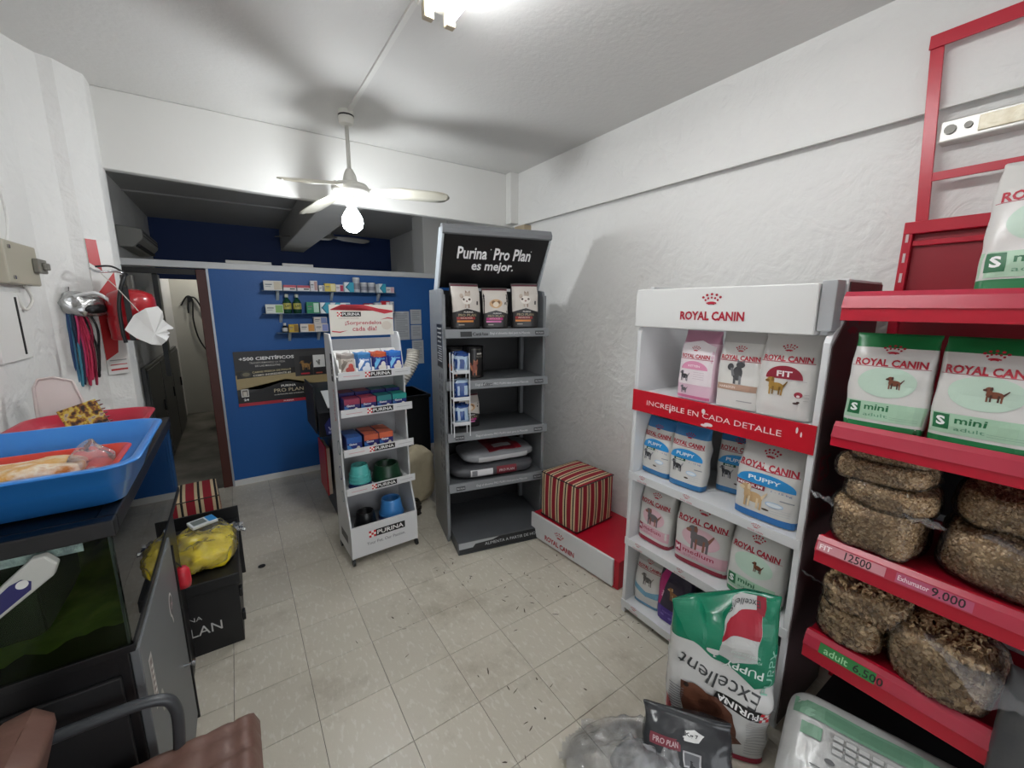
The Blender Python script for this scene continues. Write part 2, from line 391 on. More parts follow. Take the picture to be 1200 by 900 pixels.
struct('ceiling_back', B((-.95, 3.39, 2.80, 2.6, 9.3, 2.9), (-.75, 5.5, 2.785, .68, 5.53, 2.80)), mat('back_ceiling', '#a5a4a2', .8, bump=.002, bscale=20))
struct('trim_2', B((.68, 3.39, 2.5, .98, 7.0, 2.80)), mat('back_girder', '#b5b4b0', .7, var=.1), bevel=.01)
# left wall with its pillar
lw = [(-.95, -2.2), (-.73, -2.2), (-.73, 2.93), (-.70, 3.0), (-.65, 3.08), (-.60, 3.10), (-.55, 3.17), (-.515, 3.21), (-.515, 3.39), (-.75, 3.39), (-.75, 9.3), (-.95, 9.3)]
struct('wall_left', prism(lw, -.01, 2.95, 'z'), PL, bevel=.008)
struct('wall_right', B((2.28, -2.2, -.01, 2.5, 4.65, 2.46), (2.25, -2.2, 2.45, 2.5, 3.34, 2.95), (2.28, 4.65, -.01, 2.5, 9.3, 2.95), (2.28, 3.34, 2.45, 2.5, 4.66, 2.95)), PL)
struct('trim_3', B((2.235, -2.2, 2.44, 2.25, 3.33, 2.452)), PLS)
struct('trim_4', B((2.165, 3.25, 2.46, 2.25, 3.33, 2.89)), PLS, bevel=.004)                         # vertical pipe chase
struct('wall_front', B((-.95, -2.3, 0, -.5, -2.2, 2.9), (2.0, -2.3, 0, 2.5, -2.2, 2.9), (-.5, -2.3, 2.3, 2.0, -2.2, 2.9)), PLS)
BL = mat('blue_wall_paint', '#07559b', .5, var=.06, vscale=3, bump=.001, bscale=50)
struct('wall_partition', B((-.135, 4.6, 0, 2.28, 4.66, 2.04)), BL)
struct('trim_5', B((-.75, 4.585, 2.04, 2.28, 4.68, 2.095)), mat('white_rail', '#cfd0d0', .45), bevel=.004)
struct('baseboard_back', B((-.135, 4.585, 0, 2.28, 4.6, .055)), WHITE)
struct('trim_6', B((-.152, 4.59, 0, -.135, 4.67, 2.04)), mat('alu_trim', '#a7abb0', .35, metal=.6))
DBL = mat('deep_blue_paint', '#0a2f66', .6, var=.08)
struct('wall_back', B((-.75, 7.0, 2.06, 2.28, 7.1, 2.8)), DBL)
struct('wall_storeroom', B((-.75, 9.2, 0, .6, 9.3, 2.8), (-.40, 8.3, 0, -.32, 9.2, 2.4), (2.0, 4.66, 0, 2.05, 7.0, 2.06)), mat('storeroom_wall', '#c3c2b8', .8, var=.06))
struct('wall_column', B((1.96, 4.8, 0, 2.28, 5.15, 2.80)), PLS, bevel=.01)
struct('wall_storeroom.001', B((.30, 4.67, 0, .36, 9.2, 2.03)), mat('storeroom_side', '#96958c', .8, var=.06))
# doorway
BR = mat('brown_door_frame', '#4a1f16', .45, var=.2, vscale=9)
d1 = struct('door_1', B((-.225, 4.6, 0, -.152, 4.68, 2.03)), BR, bevel=.004)
struct('door_frame_head', B((-.75, 4.62, 1.985, -.152, 4.67, 2.03)), mat('dark_lintel', '#1d1c1b', .5), d1)
dl = mat('dark_door_leaf', '#232526', .3, var=.15)
struct('door_leaf', B((-.52, 4.70, 1.12, -.495, 4.82, 1.98), (-.53, 4.68, 1.1, -.495, 4.70, 1.99)), dl, d1)
# plaster patch relief on the left wall
# ======================= LEFT WALL THINGS =======================
WX = -.73
def yz(o): return o
# junction box
t = thing('junction_box', 'beige metal electrical box with a switch, high on the left white wall', 'electrical box', (WX, 2.62, 1.80))
BG = mat('beige_box', '#a9a493', .5)
obj('box_body', B((0, -.22, 0, .045, .10, .165)), BG, t, bevel=.006)
obj('switch', B((.045, .03, .055, .065, .13, .115), (.065, .06, .07, .08, .11, .10)), mat('grey_switch', '#77756c', .5), t, bevel=.004)
obj('screw', cyl((.044, -.18, .14), (.05, -.18, .14), .008), CHROME, t); obj('screw', cyl((.044, -.18, .025), (.05, -.18, .025), .008), CHROME, t)
obj('cable', tube(smoothpath([(.02, .0, 0), (.03, .01, -.06), (.02, -.05, -.10), (.005, -.07, -.03)]), .006), mat('white_cable', '#cfcdc6', .5), t, smooth=True)
t = thing('wall_cover_disc', 'round white cover plate on the left wall above the beige electrical box', 'cover', (WX, 2.42, 2.09))
obj('plate', tube([(0, 0, 0), (.014, 0, 0)], .17, 40), PLS, t, bevel=.004); obj('rim', tube([(0.004+.012, .17*math.cos(a/20*PI), .17*math.sin(a/20*PI)) for a in range(41)], .006), PLS, t)
t = thing('wall_hatch', 'flat white hatch with a black slot on the left wall under the electrical box', 'hatch', (WX, 2.30, 1.5))
obj('panel', B((0, .0, 0, .012, .29, .27)), PLS, t, bevel=.004); obj('slot', B((.010, .21, .02, .0145, .225, .25)), mat('black_slot', '#0c0c0c', .7), t, bevel=.001)
# leashes
t = thing('leash_bundle', 'bundle of coloured dog leashes hanging from a hook on the left wall', 'leashes', (WX+.015, 3.06, 1.40), -62)
obj('hook', tube([(-.01, .02, .39), (.05, .02, .39), (.055, .02, .41)], .003), CHROME, t)
for i, (c, dy, ln) in enumerate([('#3f6f8f', -.035, .02), ('#4a8fa8', -.02, .0), ('#2f4a78', -.045, .06), ('#b3234a', .01, .0), ('#c8355a', .022, .03), ('#8a1c3a', .035, .0), ('#1a1a1c', .05, .04), ('#26324a', -.01, .01), ('#c23a6a', .0, .05)]):
    pts = smoothpath([(.05, .02+dy*.2, .38), (.055+.004*i, .02+dy*1.4, .22), (.05, .02+dy*1.6+.012*math.sin(i*2), .08), (.05, .02+dy+.006, -.10+ln), (.062, .02+dy+.014, .1), (.06, .02+dy*.5, .33)])
    obj('leash', tube(pts, .0055, 6), mat('webbing_'+c.strip('#'), c, .7), t, smooth=True)
t = thing('silver_muzzle', 'shiny silver and black harness hanging over the leashes on the left wall', 'harness', (WX+.10, 3.03, 1.66), -50)
obj('shell', lump(.10, .17, .12, .8, .018, 12, 3), mat('silver_foil', '#b9bab9', .22, metal=.85, bump=.01, bscale=12), t, smooth=True)
bm = lump(.05, .10, .05, .8, .008, 20, 5); bmesh.ops.translate(bm, verts=bm.verts, vec=(.045, .02, .015)); obj('pad', bm, BLACKP, t, smooth=True)
obj('strap', tube(smoothpath([(.03, -.05, .10), (.07, .02, .12), (.08, .09, .06), (.05, .12, .03)]), .009, 8), mat('silver_strap', '#d6d6d6', .35), t, smooth=True)
# extinguisher sign
t = thing('extinguisher_sign', 'narrow red and white striped sign on the left pillar behind the extinguisher', 'sign', (-.556, 3.137, 1.34), 45)
obj('board', B((-.055, 0, 0, .055, .006, .72)), flat('#d8d6d2'), t)
S0 = lambda x, y, e: (x, -e, y)
prints(t, [Pl([(-.055, .72), (-.055, .60), (.0, .56), (-.005, .72)], '#b52a2c'), Pl([(-.055, .42), (.055, .56), (.055, .46), (.01, .12), (-.055, .08)], '#b52a2c'), Rc(-.04, .02, .045, .03, '#b52a2c'), Rc(-.04, .05, .045, .055, '#b52a2c'), Rc(-.04, .075, .045, .08, '#777777')], S0)
# extinguisher
t = thing('fire_extinguisher', 'red fire extinguisher with black strap mounted on the left pillar', 'extinguisher', (-.45, 3.07, 1.535))
ER = mat('extinguisher_red', '#a3141f', .28, coat=.4)
obj('cylinder', lathe([(.0, 0), (.096, 0), (.105, .010), (.102, .026), (.106, .08), (.107, .12), (.103, .122), (.103, .13), (.105, .132), (.103, .215), (.092, .245), (.06, .262), (.03, .27), (0, .27)], 40), ER, t, smooth=True)
obj('neck_ring', lathe([(.03, .265), (.03, .33), (.03, .345), (0, .345)], 20), mat('dull_steel', '#4c4a46', .4, metal=.7), t)
obj('handle', tube(smoothpath([(0, 0, .345), (-.03, -.03, .36), (-.10, -.06, .355), (-.13, -.05, .37)]), .006), CHROME, t, smooth=True)
obj('trigger', tube(smoothpath([(0, 0, .35), (-.05, -.03, .385), (-.11, -.05, .38)]), .005), BLACKP, t, smooth=True)
obj('strap', prism([(-.012, 0), (.012, 0), (.012, .28), (-.012, .28)], -.112, -.106, 'y'), BLACKP, t, bevel=.002)
obj('hose', tube(smoothpath([(.0, -.01, .345), (.0, -.10, .33), (-.03, -.12, .2), (-.035, -.12, .06), (-.03, -.115, -.01)]), .009), BLACKP, t, smooth=True)
obj('wall_bracket', B((-.04, .10, .05, .04, .16, .25)), CHROME, t)
# paper face hanging by a cord
t = thing('paper_mask', 'white paper cut-out face in profile hanging beside the red extinguisher', 'paper cut-out', (-.352, 2.9, 1.60), 8)
prof = [(-.115, -.005), (-.07, .07), (-.02, .105), (.03, .115), (.046, .088), (.047, .058), (.043, .045), (.060, .022), (.082, .0), (.078, -.008), (.056, -.010), (.054, -.018), (.064, -.026), (.060, -.034), (.052, -.037), (.060, -.045), (.052, -.055), (.046, -.068), (.02, -.092), (-.02, -.085), (-.075, -.05)]
prof = [(a, b+.0) for a, b in prof]
bm = bmesh.new(); sub = [bm.verts.new((x, -.012*noise.noise(Vector((x*18, z*18, 0)))*2, z)) for x, z in prof]; f = bm.faces.new(sub)
r_ = bmesh.ops.poke(bm, faces=[f]); r_['verts'][0].co.y = -.005; r_['verts'][0].co.x = .0; r_['verts'][0].co.z = -.03; bmesh.ops.solidify(bm, geom=bm.faces[:], thickness=.002)
obj('folded_paper', bm, flat('#e9e9e7', .6), t)
obj('cord', tube([(-.05, 0, .09), (-.12, .05, .21), (-.17, .12, .28)], .002), flat('#c9c6bd'), t)

# ======================= BACK ROOM =======================
t = thing('air_conditioner', 'grey wall-mounted air conditioner high on the dark wall behind the beam', 'air conditioner', (-.75, 4.95, 2.22))
obj('casing', prism([(0, 0), (.10, 0), (.17, .08), (.17, .16), (0, .18)], 0, .95, 'y', ), mat('aged_plastic', '#8c8b86', .5), t, bevel=.01)
obj('louvre', B((.11, .03, .01, .14, .92, .03)), DARK, t); obj('grille', B((.171, .04, .10, .174, .91, .106), (.171, .04, .13, .174, .91, .136)), DARK, t)
t = thing('steel_locker', 'shallow dark steel locker against the left wall beyond the doorway', 'locker', (-.745, 5.0, 0))
LK = mat('dark_steel', '#5b5d5d', .35, metal=.4, var=.2, vscale=3)
obj('carcass', B((0, 0, .02, .035, 2.6, 1.15)), LK, t, bevel=.006)
for k in range(3):
    dd = obj('locker_door', B((.035, .03+k*.86, .05, .045, .85+k*.86, 1.12)), LK, t, bevel=.004); obj('handle', B((.045, .70+k*.86, .6, .06, .74+k*.86, .72)), BLACKP, dd, bevel=.004)
t = thing('hanging_cable', 'black cable looped on a hook on the pale storeroom wall', 'cable', (-.52, 8.28, 1.0))
obj('loop', tube(smoothpath([(-.12, -.02, .72), (-.03, -.03, .86), (.03, -.03, .80), (.01, -.03, .5), (.05, -.03, .2), (.16, -.03, -.02), (.26, -.03, .06), (.24, -.03, .35), (.14, -.03, .66), (.06, -.03, .84), (-.02, -.03, .80), (-.04, -.03, .6)]), .011), BLACKP, t, smooth=True)
obj('hook', B((-.03, -.05, .78, .03, .0, .86)), BLACKP, t, bevel=.005)
struct('wall_storeroom.002', B((-.75, 8.28, 0, -.40, 8.32, 2.4)), mat('storeroom_panel', '#d2d0c6', .7, var=.05))
t = thing('waste_bin', 'dark open bin on the storeroom floor seen through the doorway', 'bin', (-.17, 7.2, 0))
obj('tub', lathe([(.13, 0), (.17, .45), (.16, .45), (.12, .02), (0, .02)], 20, cap=False), DARK, t, smooth=True); obj('rim', lathe([(.165, .44), (.185, .44), (.185, .47), (.165, .47), (.165, .44)], 20, cap=False), BLACKP, t)
for x0, x1, lab in ((.0, .36, 'left one of the pale slats lying on the white rail of the blue partition'), (.45, .72, 'right one of the pale slats lying on the white rail of the blue partition')):
    t = thing('slat', lab, 'slat', (x0, 4.61, 2.095)); obj('strip', B((0, 0, 0, x1-x0, .05, .028)), mat('slat_white', '#c9c8c4', .5), t, bevel=.004)

# ======================= CEILING THINGS =======================
FW = mat('fan_white', '#d8d7cf', .4, var=.06, vscale=12); BLW = ramp_mat('fan_blade_worn', [(.35, '#dcd9cd'), (.62, '#d2cdbb'), (.78, '#8c7b5e')], 5, .45, bump=.0005)
def fan(name, label, loc, a0, lit=True, bladem=BLW, rod=.36, m=FW, droop=(0, .06, .08)):
    t = thing(name, label, 'fan', loc)
    obj('canopy', lathe([(.045, 0), (.045, -.05), (.04, -.075), (.015, -.085), (0, -.085)], 24), m, t, smooth=False)
    if lit: obj('black_band', lathe([(.0455, -.025), (.0462, -.025), (.0462, -.034), (.0455, -.034)], 24, cap=False), BLACKP, t)
    obj('downrod', cyl((0, 0, -.08), (0, 0, -rod), .012, 16), m, t, smooth=True)
    zz = -rod
    obj('coupling', lathe([(.02, zz+.03), (.035, zz+.0), (.042, zz-.03), (.045, zz-.05), (0, zz-.05)], 20), m, t)
    obj('motor_housing', lathe([(0, zz-.04), (.05, zz-.045), (.10, zz-.06), (.115, zz-.08), (.11, zz-.105), (.08, zz-.125), (.03, zz-.13), (0, zz-.13)], 36), m, t, smooth=True)
    hz = zz-.085
    for k in range(3):
        a = R(a0+120*k); dr = droop[k]; bm = bmesh.new(); n = 22; top = []; bot = []
        for i in range(n+1):
            u = i/n; r = .13+.50*u; hw = (.028+.045*min(1, u*3))*(1 if u < .8 else math.sqrt(max(0.0, 1-((u-.8)/.2)**2))*.9+.1)
            ro = []
            for s_ in (-1, -.5, 0, .5, 1):
                x = r; y = s_*hw; z = hz-dr*u-s_*hw*.22+.006*(1-s_*s_)-.0
                ro.append((x*math.cos(a)-y*math.sin(a), x*math.sin(a)+y*math.cos(a), z))
            top.append([bm.verts.new((p[0], p[1], p[2]+.002)) for p in ro]); bot.append([bm.verts.new((p[0], p[1], p[2]-.002)) for p in ro])
        for i in range(n):
            for j in range(4):
                bm.faces.new([top[i][j], top[i+1][j], top[i+1][j+1], top[i][j+1]]); bm.faces.new([bot[i][j], bot[i][j+1], bot[i+1][j+1], bot[i+1][j]])
            for j in (0, 4): bm.faces.new([top[i][j], bot[i][j], bot[i+1][j], top[i+1][j]])
        for i in (0, n): bm.faces.new(top[i]+bot[i][::-1])
        bl = obj('blade', bm, bladem, t, smooth=True)
        ar = bmesh.new(); cyl((.08*math.cos(a), .08*math.sin(a), hz), (.17*math.cos(a), .17*math.sin(a), hz-dr*.05), .012, 8, ar); obj('blade_arm', ar, m, bl)
    return t, zz-.13
FX, FY = .70, 2.87
t, zb = fan('ceiling_fan', 'white three-blade ceiling fan with a lit bulb under it, in front of the beam', (FX, FY, 2.89), -13, droop=(0, .07, .12))
obj('lamp_socket', lathe([(.022, zb), (.03, zb-.01), (.032, zb-.055), (.026, zb-.06), (0, zb-.06)], 20), FW, t)
obj('bulb', lathe([(0, zb-.06), (.024, zb-.065), (.04, zb-.09), (.060, zb-.125), (.064, zb-.155), (.054, zb-.19), (.028, zb-.212), (0, zb-.217)], 28), emitter('bulb_glow', (.93, .97, 1), BULB_EMIT), t, smooth=True)
t2, _ = fan('ceiling_fan', 'small dark ceiling fan in the unlit room beyond the partition', (1.02, 5.6, 2.80), 20, False, mat('fan_dark', '#77756f', .5), .16, mat('fan_dark_metal', '#6a6964', .5), (0, 0, 0))
# conduit
t = thing('ceiling_conduit', 'thin white cable conduit on the ceiling between fan and tube light', 'conduit', (.70, 1.72, 2.89))
obj('duct', prism([(.0, -.0), (.0, -.014), (.024, -.014), (.024, 0)], 0, 1.1, 'y'), PLS, t, bevel=.002)
t = thing('tube_light', 'lit twin fluorescent tube fitting on the ceiling nearest the camera', 'ceiling light', (.775, .40, 2.89))
obj('housing', B((-.075, 0, -.045, .075, 1.30, 0)), FW, t, bevel=.006)
for sx in (-.045, .045):
    obj('tube_lamp', cyl((sx, .045, -.075), (sx, 1.255, -.075), .014, 12), emitter('tube_glow', (.97, .985, 1), TUBE_EMIT) if 'tube_glow' not in MATS else MATS['tube_glow'], t, smooth=True)
    for yy in (.02, 1.25): obj('lamp_holder', B((sx-.02, yy, -.1, sx+.02, yy+.03, -.045)), mat('holder_yellowed', '#a59a84', .6), t, bevel=.004)
# junction block in the corner
t = thing('cable_block', 'small beige cable box at the top corner of right wall behind the grey display', 'box', (2.20, 3.12, 2.33)); obj('cover', B((-.0, -.03, 0, .08, .12, .10)), mat('wood_beige', '#a99a80', .6), t, bevel=.004)
# wall strip fixture
t = thing('wall_batten', 'empty metal lamp batten with worn yellowish face on the upper right wall', 'batten', (2.22, .50, 2.315))
obj('body', B((0, -1.0, 0, .06, 0, .075)), mat('batten_white', '#c8c6c0', .35, metal=.3), t, bevel=.006)
obj('cover_strip', B((-.006, -1.0, .014, 0, -.10, .064)), ramp_mat('batten_mottled', [(.3, '#c9b98d'), (.5, '#efe7cc'), (.7, '#a3946c')], 8, .25), t, bevel=.002)  # face mottled cream and tan by noise
obj('screw', cyl((-.008, -.03, .04), (.002, -.03, .04), .016), mat('dark_screw', '#5d5b56', .4, metal=.6), t); obj('screw', cyl((-.006, -.075, .042), (.002, -.075, .042), .011), mat('dark_screw', '#5d5b56'), t)

# ======================= BLUE PARTITION THINGS =======================
t = thing('advert_poster', 'black and gold pet food poster on the blue partition reading +500 CIENTÍFICOS', 'poster', (-.028, 4.594, .775))
obj('sheet', B((0, -.004, 0, .828, .006, .522)), flat('#2a2a2c', .3), t)
S1 = lambda x, y, e: (x, -.0045-e, y)
W_, H_ = .828, .522
it = [Pl([(0, .16), (.414, .235), (.828, .13), (.828, .30), (0, .30)], '#a8966c'), Pl([(.0, .30), (.0, .345), (.5, .36), (.5, .30)], '#3a3527'), Rc(0, .34, .828, .522, '#2f2e30'), Rc(.5, .25, .828, .5, '#3a3838'),
      Pl([(0, .03), (0, .10), (.414, .215), (.828, .11), (.828, .03)], '#141416'), Pl([(0, .0), (.828, 0), (.828, .03), (0, .03)], '#b02437'),
      T_('+500 CIENTÍFICOS', .27, .455, .46, .04, '#f2f2f0', .03), T_('TRANSFORMANDO LA VIDA', .27, .41, .30, .018, '#b9b6ae', .01), T_('DE LAS MASCOTAS', .27, .38, .21, .018, '#d6d3cb', .01),
      Pl([(.01, .265), (.5, .29), (.5, .345), (.01, .33)], '#1c1a16'), T_('CARNE FRESCA DE POLLO', .30, .325, .33, .018, '#cbbd92', .02, 2), T_('COMO INGREDIENTE #1', .30, .293, .32, .02, '#e9e4d2', .02, 2), El(.085, .305, .045, .03, '#3c3b33'), El(.085, .305, .03, .018, '#77705a'),
      Rc(.545, .25, .66, .45, '#232224'), Rc(.67, .25, .78, .455, '#e4e3e0'), Rc(.67, .25, .78, .33, '#232224'), Rc(.55, .265, .63, .28, '#c02a3a'), Rc(.69, .265, .75, .278, '#b5513a')]
it += dog(.60, .355, .11, '#a37b43', '#7d5b30')+catp(.722, .375, .06, '#77756f')
it += [Rc(.03, .09, .09, .165, '#e9e7df'), Rc(.037, .097, .083, .155, '#77726a'), Rc(.045, .10, .075, .14, '#cfc9bd'), Rc(.035, .045, .10, .075, '#1a1a1a'), T_('24', .065, .062, .04, .022, '#f2f2f0', .03), T_('PURINA', .43, .168, .13, .022, '#e9e7e0', .03), T_('PRO PLAN', .43, .125, .26, .035, '#cdbfa0', .0), T_('LA NUTRICIÓN MÁS AVANZADA', .43, .085, .26, .012, '#d9d6cf', .02), T_('PURINA', .42, .015, .09, .014, '#f5dfe0', .02)]
prints(t, it, S1, eps=.0004)
# papers
for (x, z, w_, h_, lab) in [(1.50, 1.345, .175, .32, 'white printed sheet on the blue wall, left and largest of the taped papers'), (1.69, 1.52, .13, .165, 'white printed sheet at the upper right of the taped papers'), (1.69, 1.345, .13, .165, 'white printed sheet in the middle right of the taped papers'), (1.70, 1.06, .135, .275, 'white printed sheet lowest of the taped papers beside the grey display')]:
    t = thing('paper_notice', lab, 'paper', (x, 4.594, z), group=None); obj('sheet', B((0, -.002, 0, w_, .006, h_)), flat('#b9bcc0', .6), t)
    prints(t, [Rc(.02, h_-.03-.018*k, w_-.02-(.03 if k % 4 == 3 else 0), h_-.024-.018*k, '#8a8d92') for k in range(int((h_-.05)/.018))], lambda x, y, e: (x, -.0025-e, y), eps=.0004)
# wall shelves with packets
GL = film('shelf_glass', (.85, .95, .95), .25, .35, .05, 0)
packs = {
 'top': (1.866, .25, 1.50, [(.285, .42), (1.10, .0), (.73, .0)]),
 'middle': (1.652, .25, 1.48, []), 'bottom': (1.478, .36, .95, [])}
PXM = .00805
def shelf(z, x0, x1, br, lab):
    t = thing('wall_shelf', lab, 'shelf', (x0, 4.6, z)); obj('board', B((0, -.13, -.006, x1-x0, 0, 0)), mat('shelf_glassy', '#4b6a86', .15), t, bevel=.001)
    for b in br: obj('bracket', prism([(0, -.006), (-.09, -.006), (-.09, -.012), (-.02, -.075), (0, -.09)], b-x0-.012, b-x0+.012, 'x'), mat('clear_bracket', '#b9c2c8', .3), t, bevel=.001)
shelf(1.862, .25, 1.50, (.38, .86, 1.33), 'highest of the three narrow wall shelves on the blue partition')
shelf(1.650, .24, 1.48, (.39, 1.1), 'middle one of the three narrow wall shelves on the blue partition')
shelf(1.470, .34, .93, (.45, .71), 'lowest and shortest of the three narrow wall shelves on the blue partition')
def packet(x, z, w_, h_, cols, lab, d=.05, items=None, y=4.49):
    t = thing('medicine_box', lab, 'box', (x, y, z)); t['group'] = 'medicine packets on the wall shelves'
    obj('carton', B((0, 0, 0, w_, d, h_)), flat(cols[0]), t, bevel=.001)
    its = items or []
    if len(cols) > 1 and not items: its = [Rc(w_*.55, h_*.08, w_*.97, h_*.92, cols[1]), Rc(w_*.08, h_*.55, w_*.45, h_*.66, '#6b6f78'), Rc(w_*.08, h_*.36, w_*.38, h_*.42, '#8a8e96')]
    if its: prints(t, its, S0, eps=.0004)
def pxx(u): return .255+(u-308)*.00803
def arrow(w_, h_): return [Rc(0, 0, w_, h_, '#2fa6c2'), Pl([(0, 0), (w_*.12, h_*.5), (0, h_)], '#e6ecee'), Pl([(w_*.0, 0), (w_*.55, 0), (w_*.15, h_*.5)], '#e6ecee'), Pl([(0, h_), (w_*.55, h_), (w_*.15, h_*.5)], '#e6ecee'), Pl([(w_*.1, h_*.5), (w_*.5, h_*.9), (w_*.6, h_*.9), (w_*.25, h_*.5), (w_*.6, h_*.1), (w_*.5, h_*.1)], '#15657e')]
A = 1.862
def hstripe(w_, h_, c): return [Rc(0, h_*.55, w_, h_, c), Rc(w_*.5, h_*.2, w_*.9, h_*.45, '#3a3a3c')]
for (u0, u1, hh, cols, lab, its) in [
 (309.8, 328.3, .087, ('#d9d6cf', '#c9bda6'), 'wide off-white carton, first from left on the highest wall shelf', None),
 (329.6, 343, .052, ('#d9d5d2',), 'low red and white packet next to the wide off-white carton', 'h'),
 (344, 358, .052, ('#d9d5d2',), 'second low red and white packet on the highest wall shelf', 'h'),
 (358.6, 366.4, .10, ('#d3d0d3', '#b9908c'), 'tall narrow pinkish carton on the highest wall shelf', None),
 (368, 374.4, .058, ('#dcdcda', '#8f9096'), 'tiny white packet left of the yellow carton on the highest shelf', None),
 (374.6, 387, .078, ('#d8bf4e', '#e9dfa8'), 'yellow carton on the highest wall shelf', None),
 (387.2, 396.5, .070, ('#e2dadd', '#b01f4c'), 'magenta and white carton right of the yellow one on highest shelf', None),
 (397.5, 409, .096, ('#e6ecee',), 'turquoise arrow carton left of the tins on highest shelf', 'a'),
 (437.3, 440.5, .088, ('#bfc3c6',), 'thin pale strip packet between tin and turquoise carton', None),
 (440.8, 450, .092, ('#e6ecee',), 'turquoise arrow carton right of the tins on highest shelf', 'a'),
 (450.4, 461, .060, ('#dfdcda', '#d9a9b0'), 'low white and pink packet, last at right on the highest shelf', None)]:
    wq = (u1-u0)*.00803; packet(pxx(u0), A, wq, hh, cols, lab, items=(hstripe(wq, hh, '#b0243f') if its == 'h' else arrow(wq, hh) if its == 'a' else None))
for (u, r, h_, lab) in [(413.4, .034, .148, 'tallest of the grey-white supplement tins on highest wall shelf'), (422.8, .035, .10, 'middle one of the grey-white supplement tins on highest wall shelf'), (432.5, .037, .10, 'rightmost of the grey-white supplement tins on highest wall shelf')]:
    t = thing('supplement_tin', lab, 'tin', (pxx(u), 4.53, A), group='supplement tins'); obj('can', lathe([(r, 0), (r, h_*.88)], 20), flat('#b9bcc2', .35), t, smooth=False)
    obj('lid', lathe([(r+.001, h_*.88), (r+.001, h_-.003), (r-.003, h_), (0, h_)], 20), flat('#d9dadc', .4), t); obj('label_band', lathe([(r+.0006, h_*.2), (r+.0006, h_*.6)], 20, cap=False), flat('#8d8f9a'), t)
for (u0, u1, hh, cols, lab, its, z) in [
 (309.5, 327.5, .083, ('#d7dbd3', '#7fae5e'), 'white and green carton, first from left on the middle wall shelf', None, 1.65),
 (352.5, 366.5, .108, ('#1f8f5e', '#bfe0cd'), 'green carton right of the green bottles on the middle shelf', None, 1.65),
 (367.6, 379, .104, ('#e6ecee',), 'first turquoise arrow carton on the middle wall shelf', 'a', 1.65),
 (379.6, 391, .104, ('#e6ecee',), 'second turquoise arrow carton on the middle wall shelf', 'a', 1.65),
 (391.5, 403, .104, ('#e6ecee', '#5fb7cc'), 'pale turquoise carton partly behind the white stand header', None, 1.65),
 (421, 432, .10, ('#a52a34', '#d9c7c4'), 'dark red carton peeking over the white stand header', None, 1.65),
 (434, 443, .108, ('#c9cbcd', '#a9abb0'), 'grey-white carton left of the red one on the middle shelf', None, 1.65),
 (443.4, 454, .125, ('#c4202e', '#e3dedc'), 'bright red carton on the middle wall shelf', None, 1.65),
 (454.5, 459.5, .12, ('#d3d5d7', '#9a9ca3'), 'narrow white carton, last at right on the middle shelf', None, 1.65),
 (331.3, 341.5, .076, ('#c9a62c', '#8a6a1e'), 'yellow carton on the lowest wall shelf', None, 1.47),
 (343.6, 359.5, .078, ('#e2dbd2', '#dd9a4a'), 'white and orange carton on the lowest wall shelf', None, 1.47),
 (360, 375, .076, ('#e0d9d4', '#8f9ad2'), 'white and lilac carton standing on the lowest wall shelf', None, 1.47),
 (359.2, 374, .066, ('#d6cfc9', '#7787b8'), 'blue and beige carton lying on top of the lilac one', None, 1.547),
 (382, 387, .075, ('#d9d9d7', '#b6574f'), 'small white carton at right end of the lowest wall shelf', None, 1.47)]:
    wq = (u1-u0)*.00803; packet(pxx(u0), z, wq, hh, cols, lab, items=arrow(wq, hh) if its == 'a' else None)
for (u, lab) in [(332.3, 'left one of the two green bottles on the middle wall shelf'), (343, 'right one of the two green bottles on the middle wall shelf')]:
    t = thing('shampoo_bottle', lab, 'bottle', (pxx(u), 4.53, 1.65), group='green bottles'); r = .036
    obj('flask', lathe([(r*.9, 0), (r, .01), (r, .10), (r*.7, .125), (.012, .14), (.012, .15)], 20), mat('green_glass', '#1e4a35', .2), t, smooth=True); obj('cap', lathe([(.016, .15), (.016, .18), (0, .18)], 14), flat('#b9c0b4'), t)
    obj('label_band', lathe([(r+.0007, .04), (r+.0007, .095)], 20, cap=False), flat('#b9b25a'), t); prints(t, [T_('LAF', 0, .07, .04, .022, '#1a2a1a', .02)], lambda x, y, e: (x, -math.sqrt(max(0, (r+.002)**2-x*x))-e, y))
t = thing('dropper_bottle', 'small dark bottle with white label at left end of the lowest wall shelf', 'bottle', (pxx(327.5), 4.52, 1.47))
obj('flask', lathe([(.024, 0), (.024, .05), (.012, .065)], 16), BLACKP, t); obj('cap', lathe([(.013, .065), (.013, .088), (0, .088)], 12), flat('#dddddb'), t); obj('label_band', lathe([(.0247, .01), (.0247, .045)], 16, cap=False), flat('#d6d4d0'), t)

